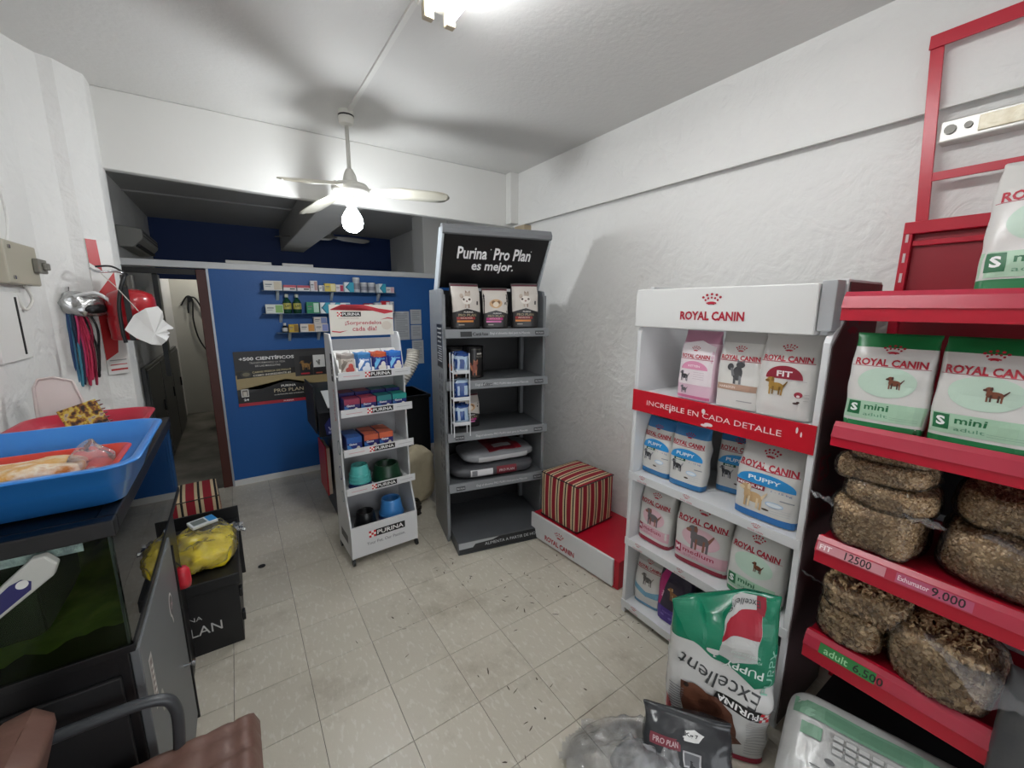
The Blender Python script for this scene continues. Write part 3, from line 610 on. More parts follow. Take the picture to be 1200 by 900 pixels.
# ======================= PURINA FLOOR STAND =======================
PO = Vector((.507, 2.648, 0)); PR = 2.3
def inP(x, y, z):
    a = R(PR); return (PO.x+x*math.cos(a)-y*math.sin(a), PO.y+x*math.sin(a)+y*math.cos(a), z)
ST = thing('product_stand', 'white wheeled pet-food stand with red wave header in front of the blue partition', 'stand', PO, PR)
side = [(.0, .05), (.0, .27), (.09, .50), (.10, .80), (.12, 1.26), (.17, 1.50), (.20, 1.545), (.33, 1.545), (.33, .05)]
for x in (0, .452):
    sp = obj('side_panel', prism(side, x, x+.012, 'x'), SHELFWHITE, ST, bevel=.003)
    if x == 0:
        Sx = lambda a, b, e: (-e, a, b)
        prints(sp, [Rc(.15, 1.24, .20, 1.42, '#26282c'), T_('Pet', .175, 1.33, .11, .03, '#d9d9d6', .02, 90), T_('Aventura', .17, 1.08, .22, .04, '#c85a50', .0, 90),
            El(.14, .80, .04, .05, '#2d6e6a'), El(.14, .80, .032, .042, '#d6d7d8'), El(.15, .62, .04, .05, '#2b3f8e'), El(.15, .62, .03, .04, '#d6d7d8'), El(.13, .46, .03, .04, '#5b8f9a'), El(.13, .46, .024, .034, '#d6d7d8'), Rc(.08, .13, .25, .19, '#4a4b4e')], Sx)
obj('back_panel', B((.012, .315, .05, .452, .327, 1.50)), mat('stand_back_grey', '#a6a7a9', .5), ST)
fr = obj('front_box', B((0, -.002, .055, .464, .012, .275), (.012, .012, .055, .452, .33, .065), (.0, .0, .262, .464, .01, .272)), SHELFWHITE, ST, bevel=.002)
prints(fr, logo_purina(.245, .20, .25)+[T_('Your Pet, Our Passion.', .235, .135, .27, .026, '#5c5e63', .0)], lambda x, y, e: (x, -.0025-e, y))
hd = obj('header_board', prism([(.225, 1.525), (.235, 1.525), (.235, 1.73), (.225, 1.73)], .022, .44, 'x'), flat('#e6e2d8'), ST)
bmH = [(.022, 1.725), (.15, 1.745), (.25, 1.735), (.34, 1.70), (.44, 1.70), (.44, 1.69)]
SH = lambda x, y, e: (x, .2245-e, y)
prints(hd, [Pl([(.03, 1.695), (.10, 1.725), (.20, 1.725), (.30, 1.690), (.38, 1.670), (.438, 1.68), (.438, 1.692), (.34, 1.705), (.24, 1.73), (.10, 1.73), (.03, 1.70)], '#c5323f'), Pl([(.03, 1.555), (.08, 1.548), (.13, 1.562), (.08, 1.556), (.03, 1.562)], '#c5323f'),
    Pl([(.35, 1.63), (.40, 1.645), (.437, 1.64), (.437, 1.632), (.40, 1.637)], '#c5323f'), T_('A NUTRICIÓN CONFIABLE', .14, 1.643, .13, .009, '#a58f8a', 0), El(.39, 1.59, .035, .03, '#ddd3c6')]+logo_purina(.145, 1.668, .15)
    +[T_('¡Sorprendelos', .235, 1.608, .24, .032, '#b93a4a', .012), T_('cada día!', .24, 1.572, .16, .03, '#b93a4a', .012)], SH)
for i, zl in enumerate((1.265, 1.025, .762, .497)):
    sh = obj('shelf', B((.012, .03, zl+.006, .452, .315, zl+.012), (-.0, .02, zl, .47, .028, zl+.05)), SHELFWHITE, ST, bevel=.001)
    prints(sh, logo_purina(.25, zl+.026, .17)+[Rc(.03, zl+.022, .13, zl+.025, '#c9838a'), Rc(.36, zl+.024, .45, zl+.027, '#a9a9ab')], lambda x, y, e: (x, .0195-e, y), rough=.35)
for x, y in ((.01, .01), (.455, .01), (.01, .31), (.455, .31)):
    obj('wheel', cyl((x-.008, y, .024), (x+.008, y, .024), .023, 14), BLACKP, ST); obj('wheel_bracket', B((x-.006, y-.004, .03, x+.006, y+.004, .06)), CHROME, ST)
# pouch dispensers, top row
def carton(x, y, z, w_, d_, h_, cols, lab, name='pouch_carton', tilt=0, openh=0):
    t = thing(name, lab, 'carton', inP(x, y, z), PR, 'pouch cartons on the white stand', rx=tilt)
    obj('box_body', B((0, 0, 0, w_, d_, h_)), flat(cols[0], .35), t, bevel=.0015)
    k = [Rc(0, h_*.62, w_, h_, cols[1]), Pl([(0, 0), (w_*.6, 0), (w_*.15, h_*.5), (0, h_*.55)], cols[2]), El(w_*.68, h_*.16, w_*.26, h_*.13, '#e6ded1'), El(w_*.74, h_*.27, w_*.12, h_*.13, '#e6ded1'), T_('Gatos', w_*.4, h_*.55, w_*.5, h_*.14, '#eef0f2', .02)]
    prints(t, k, S0, eps=.0005)
    prints(t, [Rc(.003, .003, w_-.003, d_-.003, cols[1]), Pl([(.003, d_*.5), (w_-.003, d_*.3), (w_-.003, d_*.45), (.003, d_*.65)], cols[3])], lambda x, y, e: (x, y, h_+e), eps=.0005, name='printed_top')
    return t
def pouch_box(x, cols, lab):
    w_ = .10; t = thing('pouch_dispenser', lab, 'carton', inP(x, .07, 1.279), PR, 'open pouch dispensers on top shelf of the white stand')
    obj('tray', prism([(0, 0), (.20, 0), (.20, .15), (.17, .15), (.04, .02), (0, .012)], 0, w_, 'x'), flat('#e1dfdb'), t)
    for k in range(3):
        y = .015+.045*k; bm = bmesh.new(); n = 8
        G = [[None]*(n+1) for _ in range(n+1)]; H = [[None]*(n+1) for _ in range(n+1)]
        for i in range(n+1):
            for j in range(n+1):
                a, b = i/n, j/n; xx = .006+a*(w_-.012); th = .010*math.sin(a*PI)*math.sin(min(1, b*1.2)*PI)+.001; zz = .015+b*.125+.003*math.sin(a*9+k)*b
                G[i][j] = bm.verts.new((xx, y-th+b*.02, zz)); H[i][j] = bm.verts.new((xx, y+th+b*.02, zz))
        for i in range(n):
            for j in range(n):
                mi = 1 if j > 5 else 0
                bm.faces.new([G[i][j], G[i+1][j], G[i+1][j+1], G[i][j+1]]).material_index = mi; bm.faces.new([H[i][j], H[i][j+1], H[i+1][j+1], H[i+1][j]]).material_index = mi
        for i in range(n):
            for (a, b) in (((i, 0), (i+1, 0)), ((i, n), (i+1, n)), ((0, i), (0, i+1)), ((n, i), (n, i+1))):
                bm.faces.new([G[a[0]][a[1]], G[b[0]][b[1]], H[b[0]][b[1]], H[a[0]][a[1]]])
        po = obj('pouch', bm, [flat(cols[0], .25), flat(cols[1], .25)], t, smooth=True)
        if k == 0:
            prints(po, [El(.06, .04, .028, .02, cols[2]), El(.066, .062, .016, .018, cols[2]), Pl([(.01, .03), (.05, .09), (.03, .10), (.01, .07)], cols[3]), T_('felino', .05, .098, .06, .014, cols[3], .02)], lambda x, y, e: (x, .003-(.010*math.sin((x-.006)/(w_-.012)*PI)*math.sin(min(1, (y-.015)/.125*1.2)*PI))+(y-.015)/.125*.02-e+.010, y), step=.02)
pouch_box(.03, ('#c9bfb4', '#8d8580', '#b5483f', '#7b6f63'), 'beige pouch dispenser, leftmost on the top shelf of the white stand')
pouch_box(.135, ('#4f79b8', '#2f6fa8', '#dfe6ef', '#f0f2f4'), 'light blue pouch dispenser, second from left on the top shelf')
pouch_box(.24, ('#27307f', '#b5502f', '#e3ddd4', '#59a9d8'), 'navy pouch dispenser with orange tops on the top shelf')
pouch_box(.345, ('#2340a0', '#2b68b5', '#e3ddd4', '#6fb8e2'), 'blue pouch dispenser, rightmost on the top shelf of the white stand')
for i, (x, z2, c, lab) in enumerate([(.03, 0, ('#221f66', '#8a2848', '#2f66a8', '#5e1d44'), 'navy carton with maroon top, leftmost on second shelf of white stand'), (.135, 0, ('#221f66', '#a03348', '#2f66a8', '#6b2030'), 'navy carton with dark red top, second from left on second shelf'),
    (.24, 0, ('#22266e', '#1e7578', '#2f66a8', '#13555c'), 'navy carton with teal top, third from left on second shelf'), (.345, 0, ('#1f2870', '#1b8a82', '#2f66a8', '#126660'), 'navy carton with brighter teal top, rightmost on second shelf')]):
    carton(x, .05, 1.040, .098, .11, .095, c, lab); 
    t = thing('pouch_carton', lab.replace('leftmost', 'behind the leftmost').replace('second from left', 'behind the second from left').replace('third from left', 'behind the third from left').replace('rightmost', 'behind the rightmost').split(' on ')[0]+' carton, rear row', 'carton', inP(x, .175, 1.040), PR, 'pouch cartons on the white stand')
    obj('box_body', B((0, 0, 0, .098, .12, .115)), flat(c[0], .35), t, bevel=.0015); prints(t, [Rc(.003, .003, .095, .117, c[1])], lambda x, y, e: (x, y, .115+e), eps=.0005, name='printed_top')
for i, (x, c, lab) in enumerate([(.03, ('#1d2a78', '#2358a0', '#3f7fc0', '#16407c'), 'blue carton, leftmost on the third shelf of the white stand'), (.14, ('#221f66', '#c0593a', '#2f66a8', '#8e3420'), 'orange-topped navy carton, middle one on the third shelf'), (.24, ('#221f66', '#c9603e', '#2f66a8', '#97401f'), 'orange-topped navy carton, right one on the third shelf')]):
    carton(x, .05, .777, .095, .20, .105, c, lab)
def bowl(name, lab, x, y, z, r, h_, col, n=1, flip=False, group='pet bowls on the white stand'):
    """pet bowl: wide flared foot, dish inside"""
    t = thing(name, lab, 'bowl', inP(x, y, z), 0, group)
    obj('bowl_body', lathe([(r, 0), (r*.98, .01), (r*.80, h_*.92), (r*.76, h_), (r*.70, h_), (r*.68, h_*.9), (r*.60, h_*.35), (0, h_*.3)], 32, cap=False), mat('bowl_'+col.strip('#'), col, .3), t, smooth=True)
    obj('foot_ring', lathe([(r, 0), (r+.004, .0), (r+.004, .01), (r*.985, .012)], 32, cap=False), mat('bowl_'+col.strip('#'), col), t)
bowl('pet_bowl', 'navy bowl at the bottom of the turquoise stack on the white stand', .115, .12, .512, .072, .05, '#1c2f6e')
for k in range(3): bowl('pet_bowl', ('lowest', 'middle', 'topmost')[k]+' turquoise bowl of the stack on the fourth shelf', .115, .12, .546+.024*k, .070-.002*k, .062+.01*(k == 2), '#55b5b0')
bowl('pet_bowl', 'large dark green bowl on the fourth shelf of the white stand', .31, .15, .512, .105, .11, '#123a24')
obj_base = .066
t = thing('cardboard_block', 'dark carton inside the stand bottom box carrying the bowls', 'carton', inP(.02, .02, .067), PR); obj('box_body', B((0, 0, 0, .42, .28, .135)), flat('#8f9092'), t, bevel=.003)
bowl('pet_bowl', 'black bowl at the bottom of the white stand', .14, .14, .203, .075, .105, '#111214')
bowl('pet_bowl', 'navy bowl under the blue one at the bottom of the white stand', .33, .15, .203, .088, .05, '#16306e')
bowl('pet_bowl', 'light blue bowl at the bottom of the white stand', .33, .15, .236, .085, .115, '#3f86c9')

# ======================= BLACK CARD PEDESTAL =======================
t = thing('payment_pedestal', 'black pedestal with card-payment sticker behind the white stand', 'pedestal', (.50, 3.42, 0))
bk = mat('pedestal_black', '#17181c', .3)
obj('column', B((.07, .0, .0, .42, .55, .78)), mat('pedestal_grey', '#2b2d31', .3), t, bevel=.004)
hb = obj('head', prism([(-.0, .70), (-.01, .90), (.50, 1.06), (.52, .70)], -.02, .44, 'x'), bk, t, bevel=.004)
prints(hb, [Pl([(.03, .715), (.15, .715), (.16, .80), (.125, .85), (.09, .865), (.055, .85), (.02, .80)], '#2c3273'), T_('VISA', .09, .765, .09, .032, '#dfe0ee', .02), Rc(.045, .725, .135, .742, '#8d92c4')], lambda x, y, e: (x, -.005-(y-.7)*.05-e-.002, y), eps=.0008)
obj('side_flap', B((-.035, .05, .72, -.025, .50, 1.10)), DARK, t, bevel=.003)
t = thing('paper_sheet', 'white sheet of paper lying on top of the black pedestal', 'paper', (.56, 3.45, .922), 0, rx=17); obj('sheet', B((0, 0, 0, .30, .30, .004)), flat('#d9dadb', .6), t)
t = thing('red_banner', 'narrow red and white folded banner leaning on the left side of the black pedestal', 'banner', (.515, 3.47, .18)); obj('cloth', B((0, 0, 0, .012, .32, .42), (.012, .02, .0, .04, .30, .40, 1)), [flat('#a5202c'), flat('#cbb9a6')], t, bevel=.003)
# things between the stand and grey display
t = thing('black_crate', 'tall black container standing between the white stand and grey display', 'container', (1.02, 3.5, 0)); obj('body', B((0, 0, 0, .42, .45, .93)), BLACKP, t, bevel=.01); obj('rim', B((-.01, -.01, .90, .43, .46, .93)), BLACKP, t, bevel=.004)
t = thing('flexible_duct', 'white corrugated flexible duct rising over the black container', 'duct', (1.20, 3.44, .93))
P_ = smoothpath([(-.12, .15, -.03), (-.10, .10, .05), (-.03, .0, .17), (.05, -.02, .30), (.08, 0, .42)], 14); bm = bmesh.new(); rings = []
for i, p in enumerate(P_):
    d = (P_[min(i+1, len(P_)-1)]-P_[max(0, i-1)]).normalized(); a = d.cross(Vector((0, 1, 0))).normalized(); b = d.cross(a); rr = .058 if i % 2 else .050
    rings.append([bm.verts.new(p+rr*(a*math.cos(2*PI*k/20)+b*math.sin(2*PI*k/20))) for k in range(20)])
for A1, B1 in zip(rings, rings[1:]):
    for k in range(20): bm.faces.new([A1[k], A1[(k+1) % 20], B1[(k+1) % 20], B1[k]])
obj('hose', bm, flat('#cfcac1', .5), t)
t = thing('feed_sack', 'crumpled cream paper sack on the floor behind the white stand', 'sack', (1.16, 3.30, 0), 20)
obj('sack_body', lump(.40, .22, .52, .5, .03, 7, 4), mat('cream_sack', '#b9ad92', .7, bump=.01, bscale=10, var=.2), t, smooth=True)
t = thing('dark_bundle', 'dark bundled cable heap on the floor beside the cream sack', 'bundle', (1.10, 3.10, 0)); 
bm = bmesh.new()
for k in range(7):
    r = .05+.02*random.random(); tube([(r*math.cos(a/12*2*PI)*(1+.1*math.sin(3*a+k)), r*.8*math.sin(a/12*2*PI), .02+.017*k+.006*math.sin(a+k)) for a in range(13)], .008, 6, bm)
obj('cable_coil', bm, mat('dark_brown_cable', '#2c261c', .6), t, smooth=True)

# ======================= GREY DISPLAY =======================
GA = math.degrees(math.atan2(-.208, .978)); GO = Vector((1.168, 2.371, 0))
def inG(x, y, z):
    a = R(GA); return (GO.x+x*math.cos(a)-y*math.sin(a), GO.y+x*math.sin(a)+y*math.cos(a), z)
G = thing('grey_display', 'tall grey metal display shelving with black header reading Purina Pro Plan es mejor', 'shelving unit', GO, GA)
X0, X1 = -.045, .725
for x in (X0, X1-.02):
    sp = obj('side_panel', prism([(.20, 0), (.20, 1.78), (.22, 1.83), (.28, 1.84), (.62, 1.84), (.62, 0)], x, x+.02, 'x'), GREYM, G, bevel=.004)
    if x < 0:
        Sx = lambda a, b, e: (X0-e, a, b)
        it = [Rc(.21, 1.30, .38, 1.60, '#141517')]
        for k in range(4): it.append(T_(('Porque es', 'mejor para', 'tu perro', 'y tu gato')[k], .295, 1.57-.03*k, .13-.02*(k % 2), .018, '#f2f2f0', .03))
        for k in range(7): it.append(Rc(.225, 1.445-.017*k, .365-.02*(k % 3), 1.452-.017*k, '#c9cacc'))
        for r in range(9):
            for c in range(2): it += [El(.25+.07*c, 1.24-.085*r, .02, .022, '#4a4c50'), Rc(.235+.07*c, 1.195-.085*r, .268+.07*c, 1.202-.085*r, '#4a4c50')]
        prints(sp, it, Sx)
obj('side_post', B((X1-.022, .185, .05, X1, .20, 1.80)), GREYM, G, bevel=.002); obj('side_post', B((X0, .185, .05, X0+.022, .20, 1.80)), GREYM, G, bevel=.002)
obj('rear_post', B((X1-.06, .52, .05, X1-.03, .56, 1.84)), GREYM, G, bevel=.002)
obj('back_panel', B((X0+.02, .59, .03, X1-.02, .605, 1.84)), mat('display_back', '#1c1d1f', .5), G)
bs = obj('base', prism([(.0, .0), (-.005, .015), (.015, .085), (.60, .10), (.60, 0)], X0+.03, X1-.03, 'x'), GREYD, G, bevel=.002)
prints(bs, [Pl([(.0, .0), (.67, .0), (.67, .07), (.30, .07), (.25, .055), (.12, .05), (.10, .03), (.0, .028)], '#191a1c'), T_('ALIMENTA A PARTIR DE HOY', .40, .038, .42, .02, '#b9bbbd', .0), Pl([(.0, .03), (.1, .032), (.12, .052), (.25, .057), (.30, .071), (0, .071)], '#a3a6a8')], lambda x, y, e: (x-.01, -.005+.02*(y-.0)/.085*1.0-e-.002, .012+y))
for k, z in enumerate((1.565, 1.212, .845, .468)):
    sh = obj('shelf', B((X0+.02, .15, z-.012, X1-.02, .60, z)), GREYD, G, bevel=.001)
    lp = obj('shelf_lip', prism([(.125, z-.055), (.12, z-.05), (.13, z+.006), (.15, z+.006), (.15, z-.055)], X0+.005, X1-.005, 'x'), GREYM, sh, bevel=.001)
    it = [Rc(.01, -.04, .075, -.012, '#3a3c3f'), Rc(.61, -.04, .68, -.012, '#3a3c3f'), T_('PRO PLAN', .0425, -.026, .055, .012, '#b9bbbd', .01), T_('PRO PLAN', .645, -.026, .055, .012, '#b9bbbd', .01), T_('Elegí el alimento PRO PLAN ideal para tu Mascota', .36, -.026, .40, .020, '#c9cbcd', .0)]
    if k == 0: it = [Rc(.06, -.044, .14, -.010, '#26282a'), T_('Cat', .17, -.027, .05, .022, '#1a1a1a', .02), T_('& Razas', .225, -.027, .06, .02, '#1a1a1a', .02)]+[it[1], it[3], T_('Elegí el alimento ideal para tu Mascota', .42, -.026, .30, .020, '#c9cbcd', .0)]
    if k == 1: it += [T_('Cachorro', .25, -.024, .07, .024, '#111111', .02)]
    prints(lp, it, lambda x, y, e, z=z: (x, .12+(y+.05)*.18-e-.0015, z+y))
hp = [(.345, 1.85), (.115, 2.19), (.12, 2.225), (.15, 2.235), (.36, 1.86)]
hd = obj('header', prism([(.345, 1.85), (.125, 2.175), (.145, 2.185), (.365, 1.86)], X0+.015, X1-.015, 'x'), mat('header_black', '#141416', .35), G)
obj('header_hood', prism([(.125, 2.172), (.112, 2.18), (.108, 2.205), (.125, 2.235), (.16, 2.24), (.19, 2.22), (.145, 2.18)], X0, X1, 'x'), mat('hood_grey', '#76787b', .4), G, bevel=.003, smooth=False)
for x in (X0, X1-.014): obj('header_fin', prism([(.34, 1.80), (.44, 1.84), (.22, 2.225), (.13, 2.22), (.12, 2.18)], x, x+.014, 'x'), mat('fin_light', '#a9afb4', .35), G, bevel=.003)
Ld = math.hypot(.22, .325)
def SHd(x, y, e):  # y up the sloped board
    k = y/Ld; return (x, .345-.22*k-.83*e-.001, 1.85+.325*k-.56*e)
prints(hd, [T_('Purina  Pro Plan', .335, .268, .53, .088, '#f4f4f4', .024), T_('es mejor.', .335, .165, .31, .088, '#f4f4f4', .024), El(.298, .30, .004, .004, '#f4f4f4'), El(.595, .30, .004, .004, '#f4f4f4')], SHd)
# bags on the display
def pp_bag(name, lab, x, y, z, w_, h_, d_, kind, seed, rz=0, lean=-4, roll=0):
    light = '#c9c2ba'; bar, bar2 = (('#8f2320', '#d98a3c') if kind == 'orange' else ('#b31872', '#d877ae'))
    it = [Pl([(-w_*.47, h_*.36), (0, h_*.44), (w_*.47, h_*.36), (w_*.47, h_*.93), (-w_*.47, h_*.93)], light), Rc(-w_*.47, h_*.93, w_*.47, h_*.965, '#5d2230'),
        Rc(-w_*.06, h_*.36, w_*.2, h_*.385, '#1b1a19'), T_('PURINA', .01, h_*.365, w_*.3, h_*.028, '#e9e6df', .02), T_('PRO PLAN', 0, h_*.30, w_*.6, h_*.055, '#a39472', .01),
        Rc(-w_*.36, h_*.205, w_*.26, h_*.26, bar), Rc(-w_*.36, h_*.145, w_*.2, h_*.185, bar2), T_('ADULTOS', -.01, h_*.235, w_*.4, h_*.025, '#e5d8cf', .01), Rc(-w_*.30, h_*.08, -w_*.1, h_*.10, '#9a968c')]
    if kind == 'orange': it += catp(.0, h_*.62, w_*.55, '#b5a597', '#8b7565')+[El(.0, h_*.62, w_*.17, h_*.09, '#e0dad2'), El(-.022, h_*.64, .008, .008, '#4b3a2e'), El(.02, h_*.64, .008, .008, '#4b3a2e'), El(0, h_*.60, .006, .006, '#7b5348'), Rc(w_*.33, h_*.52, w_*.39, h_*.60, '#3a3634')]
    else: it += [El(0, h_*.60, w_*.24, h_*.11, '#c9a277'), El(-w_*.1, h_*.63, .012, .012, '#7d5a38'), El(w_*.1, h_*.63, .012, .012, '#7d5a38'), El(0, h_*.58, .022, .018, '#e5d6c0'), Rc(w_*.33, h_*.58, w_*.38, h_*.64, '#3a3634')]
    return food_bag(name, lab, inG(x, y, z), GA+rz, w_, h_, d_, '#1d1b1b', it, 'black and cream food bags on the grey display', lean, .004, seed, roll=roll, zones=(['#5a5453'], [(.93, 1, 1)]))
pp_bag('food_bag', 'cream cat food bag with orange bar, left on the top shelf of grey display', .125, .23, 1.567, .21, .31, .10, 'orange', 1, 4)
pp_bag('food_bag', 'cream bag with pink bar, middle of the top shelf of grey display', .345, .24, 1.567, .19, .285, .09, 'pink', 2, -6)
pp_bag('food_bag', 'cream cat food bag with orange bar, right on the top shelf of grey display', .57, .23, 1.567, .20, .32, .10, 'orange', 3, -12, roll=0)
pp_bag('food_bag', 'small black and cream bag with pink bar on the third shelf of grey display', .155, .30, .847, .17, .245, .10, 'pink', 4, 8)
for (x, y, lab) in [(.20, .32, 'black tin with rust animal picture, right one on second shelf of grey display'), (.06, .34, 'black tin partly behind the wire rack on second shelf of grey display')]:
    t = thing('food_tin', lab, 'tin', inG(x, y, 1.214), GA, 'black food tins on the grey display'); r = .078; h_ = .225
    obj('can', lathe([(r, .0), (r+.002, .004), (r, .01), (r, h_-.012), (r+.002, h_-.006), (r, h_), (r-.008, h_-.004), (0, h_-.004)], 32), mat('tin_black', '#151314', .3), t, smooth=False)
    prints(t, catp(-.01, .07, .11, '#8a4a35', '#b5714f')+[T_('PRO PLAN', .03, .155, .05, .014, '#9d9a90', .01), Rc(.01, .17, .055, .18, '#c9c6bd'), Rc(-.03, .205, .055, .207, '#77736a'), Rc(-.04, .012, .04, .016, '#5a4038')], lambda x, y, e, r=r: (r*math.sin(x/r), -math.sqrt(max(1e-6, 1-math.sin(x/r)**2))*r-e-.001, y), step=.015)
# wire rack with packets
t = thing('packet_rack', 'narrow white wire rack of blue pouches on the left front of grey display', 'rack', inG(-.02, .02, .86), GA)
WW = mat('white_wire', '#cfd2d4', .4)
for x in (0, .11): obj('rail', B((x-.003, .0, 0, x+.003, .006, .56), (x-.003, .08, 0, x+.003, .086, .56)), WW, t)
for k, z in enumerate((.09, .26, .44)):
    obj('tier', B((0, 0, z-.012, .11, .004, z+.012), (0, 0, z-.006, .11, .086, z-.003)), WW, t)
    for q in range(5):
        tt = thing('treat_pouch', ('lowest', 'middle', 'highest')[k]+' tier of the wire rack: '+('front', 'second', 'third', 'fourth', 'rear')[q]+' blue and silver treat pouch', 'pouch', inG(-.015, .025+.014*q, .863+z), GA, 'blue pouches in the wire rack', rx=-6+3*(q % 2), ry=random.uniform(-4, 4))
        bm = bmesh.new(); n = 6; hh = .135
        for s_ in (-1, 1):
            g = [[bm.verts.new((.054+.092*(i/n-.5)*(1-.35*(j/n)**3*(q % 2))+.003*noise.noise(Vector((j*.9, q+k*3, 1)))*2, s_*.007*math.sin(PI*i/n)*math.sin(PI*j/n)+.010*noise.noise(Vector((i*.7, j*.6, q+k*7.3))), hh*j/n*(.92+.10*noise.noise(Vector((i*.6, q, k)))))) for j in range(n+1)] for i in range(n+1)]
            for i in range(n):
                for j in range(n): bm.faces.new([g[i][j], g[i+1][j], g[i+1][j+1], g[i][j+1]]).material_index = (0, 1, 0, 0, 1, 1)[(i+q) % 6] if j in (1, 2, 3) else (0 if (j+k) % 2 else 1)
        bmesh.ops.remove_doubles(bm, verts=bm.verts, dist=.0008)
        obj('pouch_body', bm, [flat('#23427f', .25), flat('#9fb4c9', .25)], tt, smooth=True)
# flat bags on 4th shelf
def flat_bag(name, lab, loc, rz, w_, d_, h_, base, its, seed, group, amp=.012, cat='bag'):
    t = thing(name, lab, cat, loc, rz, group)
    def f(tt, p):
        e = .42; c = abs(math.cos(p))**.35 if abs(math.cos(p)) > 1e-6 else 0; z = sgnp(math.sin(p), .8)
        v = Vector((w_/2*c*sgnp(math.cos(tt), e), d_/2*c*sgnp(math.sin(tt), e), h_/2*(z+1)))
        q = noise.noise_vector(Vector((v.x*9+seed, v.y*9, v.z*4))); v += Vector((q.x*amp*.7, q.y*amp*.7, q.z*amp)); 
        v.z = max(.001, v.z+abs(noise.noise(Vector((v.x*22, v.y*6, seed))))*amp*.6*(z > 0)); return v
    obj('bag_body', blob(f, 60, 26), mat('flatbag_'+base.strip('#'), base, .35, bump=.006, bscale=12, coat=.15, var=.1), t, smooth=True)
    if its:
        def S(x, y, e):
            X = max(-.98, min(.98, x/(w_/2))); Y = max(-.98, min(.98, y/(d_/2)))
            # front face (towards -y) or top face
            return None
        for nm, items, fn in its: prints(t, items, fn, name=nm, step=.02)
    return t
def topS(w_, d_, h_, seed, amp):
    def S(x, y, e):
        n_ = 3.2; k = (abs(x/(w_/2))**5+abs(y/(d_/2))**5)**(1/5); k = min(.97, k); z = (1-k**5.7)**(.8/2)   # cosp=k^(1/.35)
        v = Vector((x, y, h_/2*(z+1))); q = noise.noise_vector(Vector((v.x*9+seed, v.y*9, v.z*4)))
        zz = v.z+q.z*amp+abs(noise.noise(Vector((v.x*22, v.y*6, seed))))*amp*.6
        return (x, y, zz+e+.004)
    return S
def frontS(w_, d_, h_):
    return lambda x, y, e: (x, -d_/2*(1-abs((y-h_/2)/(h_/2))**3*.25)*(1-abs(x/(w_/2))**6*.5)-e-.009, y)
flat_bag('food_bag', 'large grey bag lying flat, lower one on the fourth shelf of grey display', inG(.33, .36, .470), GA, .66, .38, .10, '#4b4c50', [('printed_front', [Rc(-.20, .025, -.03, .075, '#d5d5d6'), Rc(-.19, .03, -.15, .07, '#77787c'), Rc(.0, .02, .16, .08, '#7a2530'), T_('PRO PLAN', .08, .05, .12, .02, '#c9b9b9', .02)], frontS(.66, .38, .10))], 2, 'flat bags on the grey display', .010)
flat_bag('food_bag', 'silver and red bag lying flat on top of the dark grey one, grey display', inG(.38, .37, .572), GA+3, .58, .34, .09, '#8d8f93', [('printed_front', [Rc(-.19, .012, .21, .055, '#c9cacc')], frontS(.58, .34, .09)), ('printed_top', [Rc(-.10, -.15, .16, .12, '#7f1d2a'), Rc(-.04, -.10, .10, -.03, '#b9b9bb'), Rc(.12, -.15, .17, -.02, '#a82634')], topS(.58, .34, .09, 5, .010))], 5, 'flat bags on the grey display', .010)

# ======================= STRIPED CUBES =======================
def striped_material():
    if 'striped_fabric' in MATS: return MATS['striped_fabric']
    mt = mat('striped_fabric', '#8d1626', .85, bump=.0006, bscale=200); nt = mt.node_tree; b = nt.nodes['Principled BSDF']
    tc = nt.nodes.new('ShaderNodeUVMap'); sx = nt.nodes.new('ShaderNodeSeparateXYZ'); nt.links.new(tc.outputs[0], sx.inputs[0])
    fr = nt.nodes.new('ShaderNodeMath'); fr.operation = 'FRACT'; nt.links.new(sx.outputs[0], fr.inputs[0])
    rp = nt.nodes.new('ShaderNodeValToRGB'); rp.color_ramp.interpolation = 'CONSTANT'; e = rp.color_ramp.elements
    RD, CR, BK = '#8f1828', '#cdb793', '#151214'
    st = [(0, RD), (.40, CR), (.53, BK), (.66, CR), (.80, BK), (.86, RD)]
    st = [(0, RD), (.42, CR), (.60, BK), (.74, CR), (.92, RD)]
    e[0].position = 0; e[0].color = (*hexc(st[0][1]), 1); e[1].position = st[1][0]; e[1].color = (*hexc(st[1][1]), 1)
    for p, h in st[2:]: q = e.new(p); q.color = (*hexc(h), 1)
    nt.links.new(fr.outputs[0], rp.inputs[0]); nt.links.new(rp.outputs[0], b.inputs['Base Color']); return mt
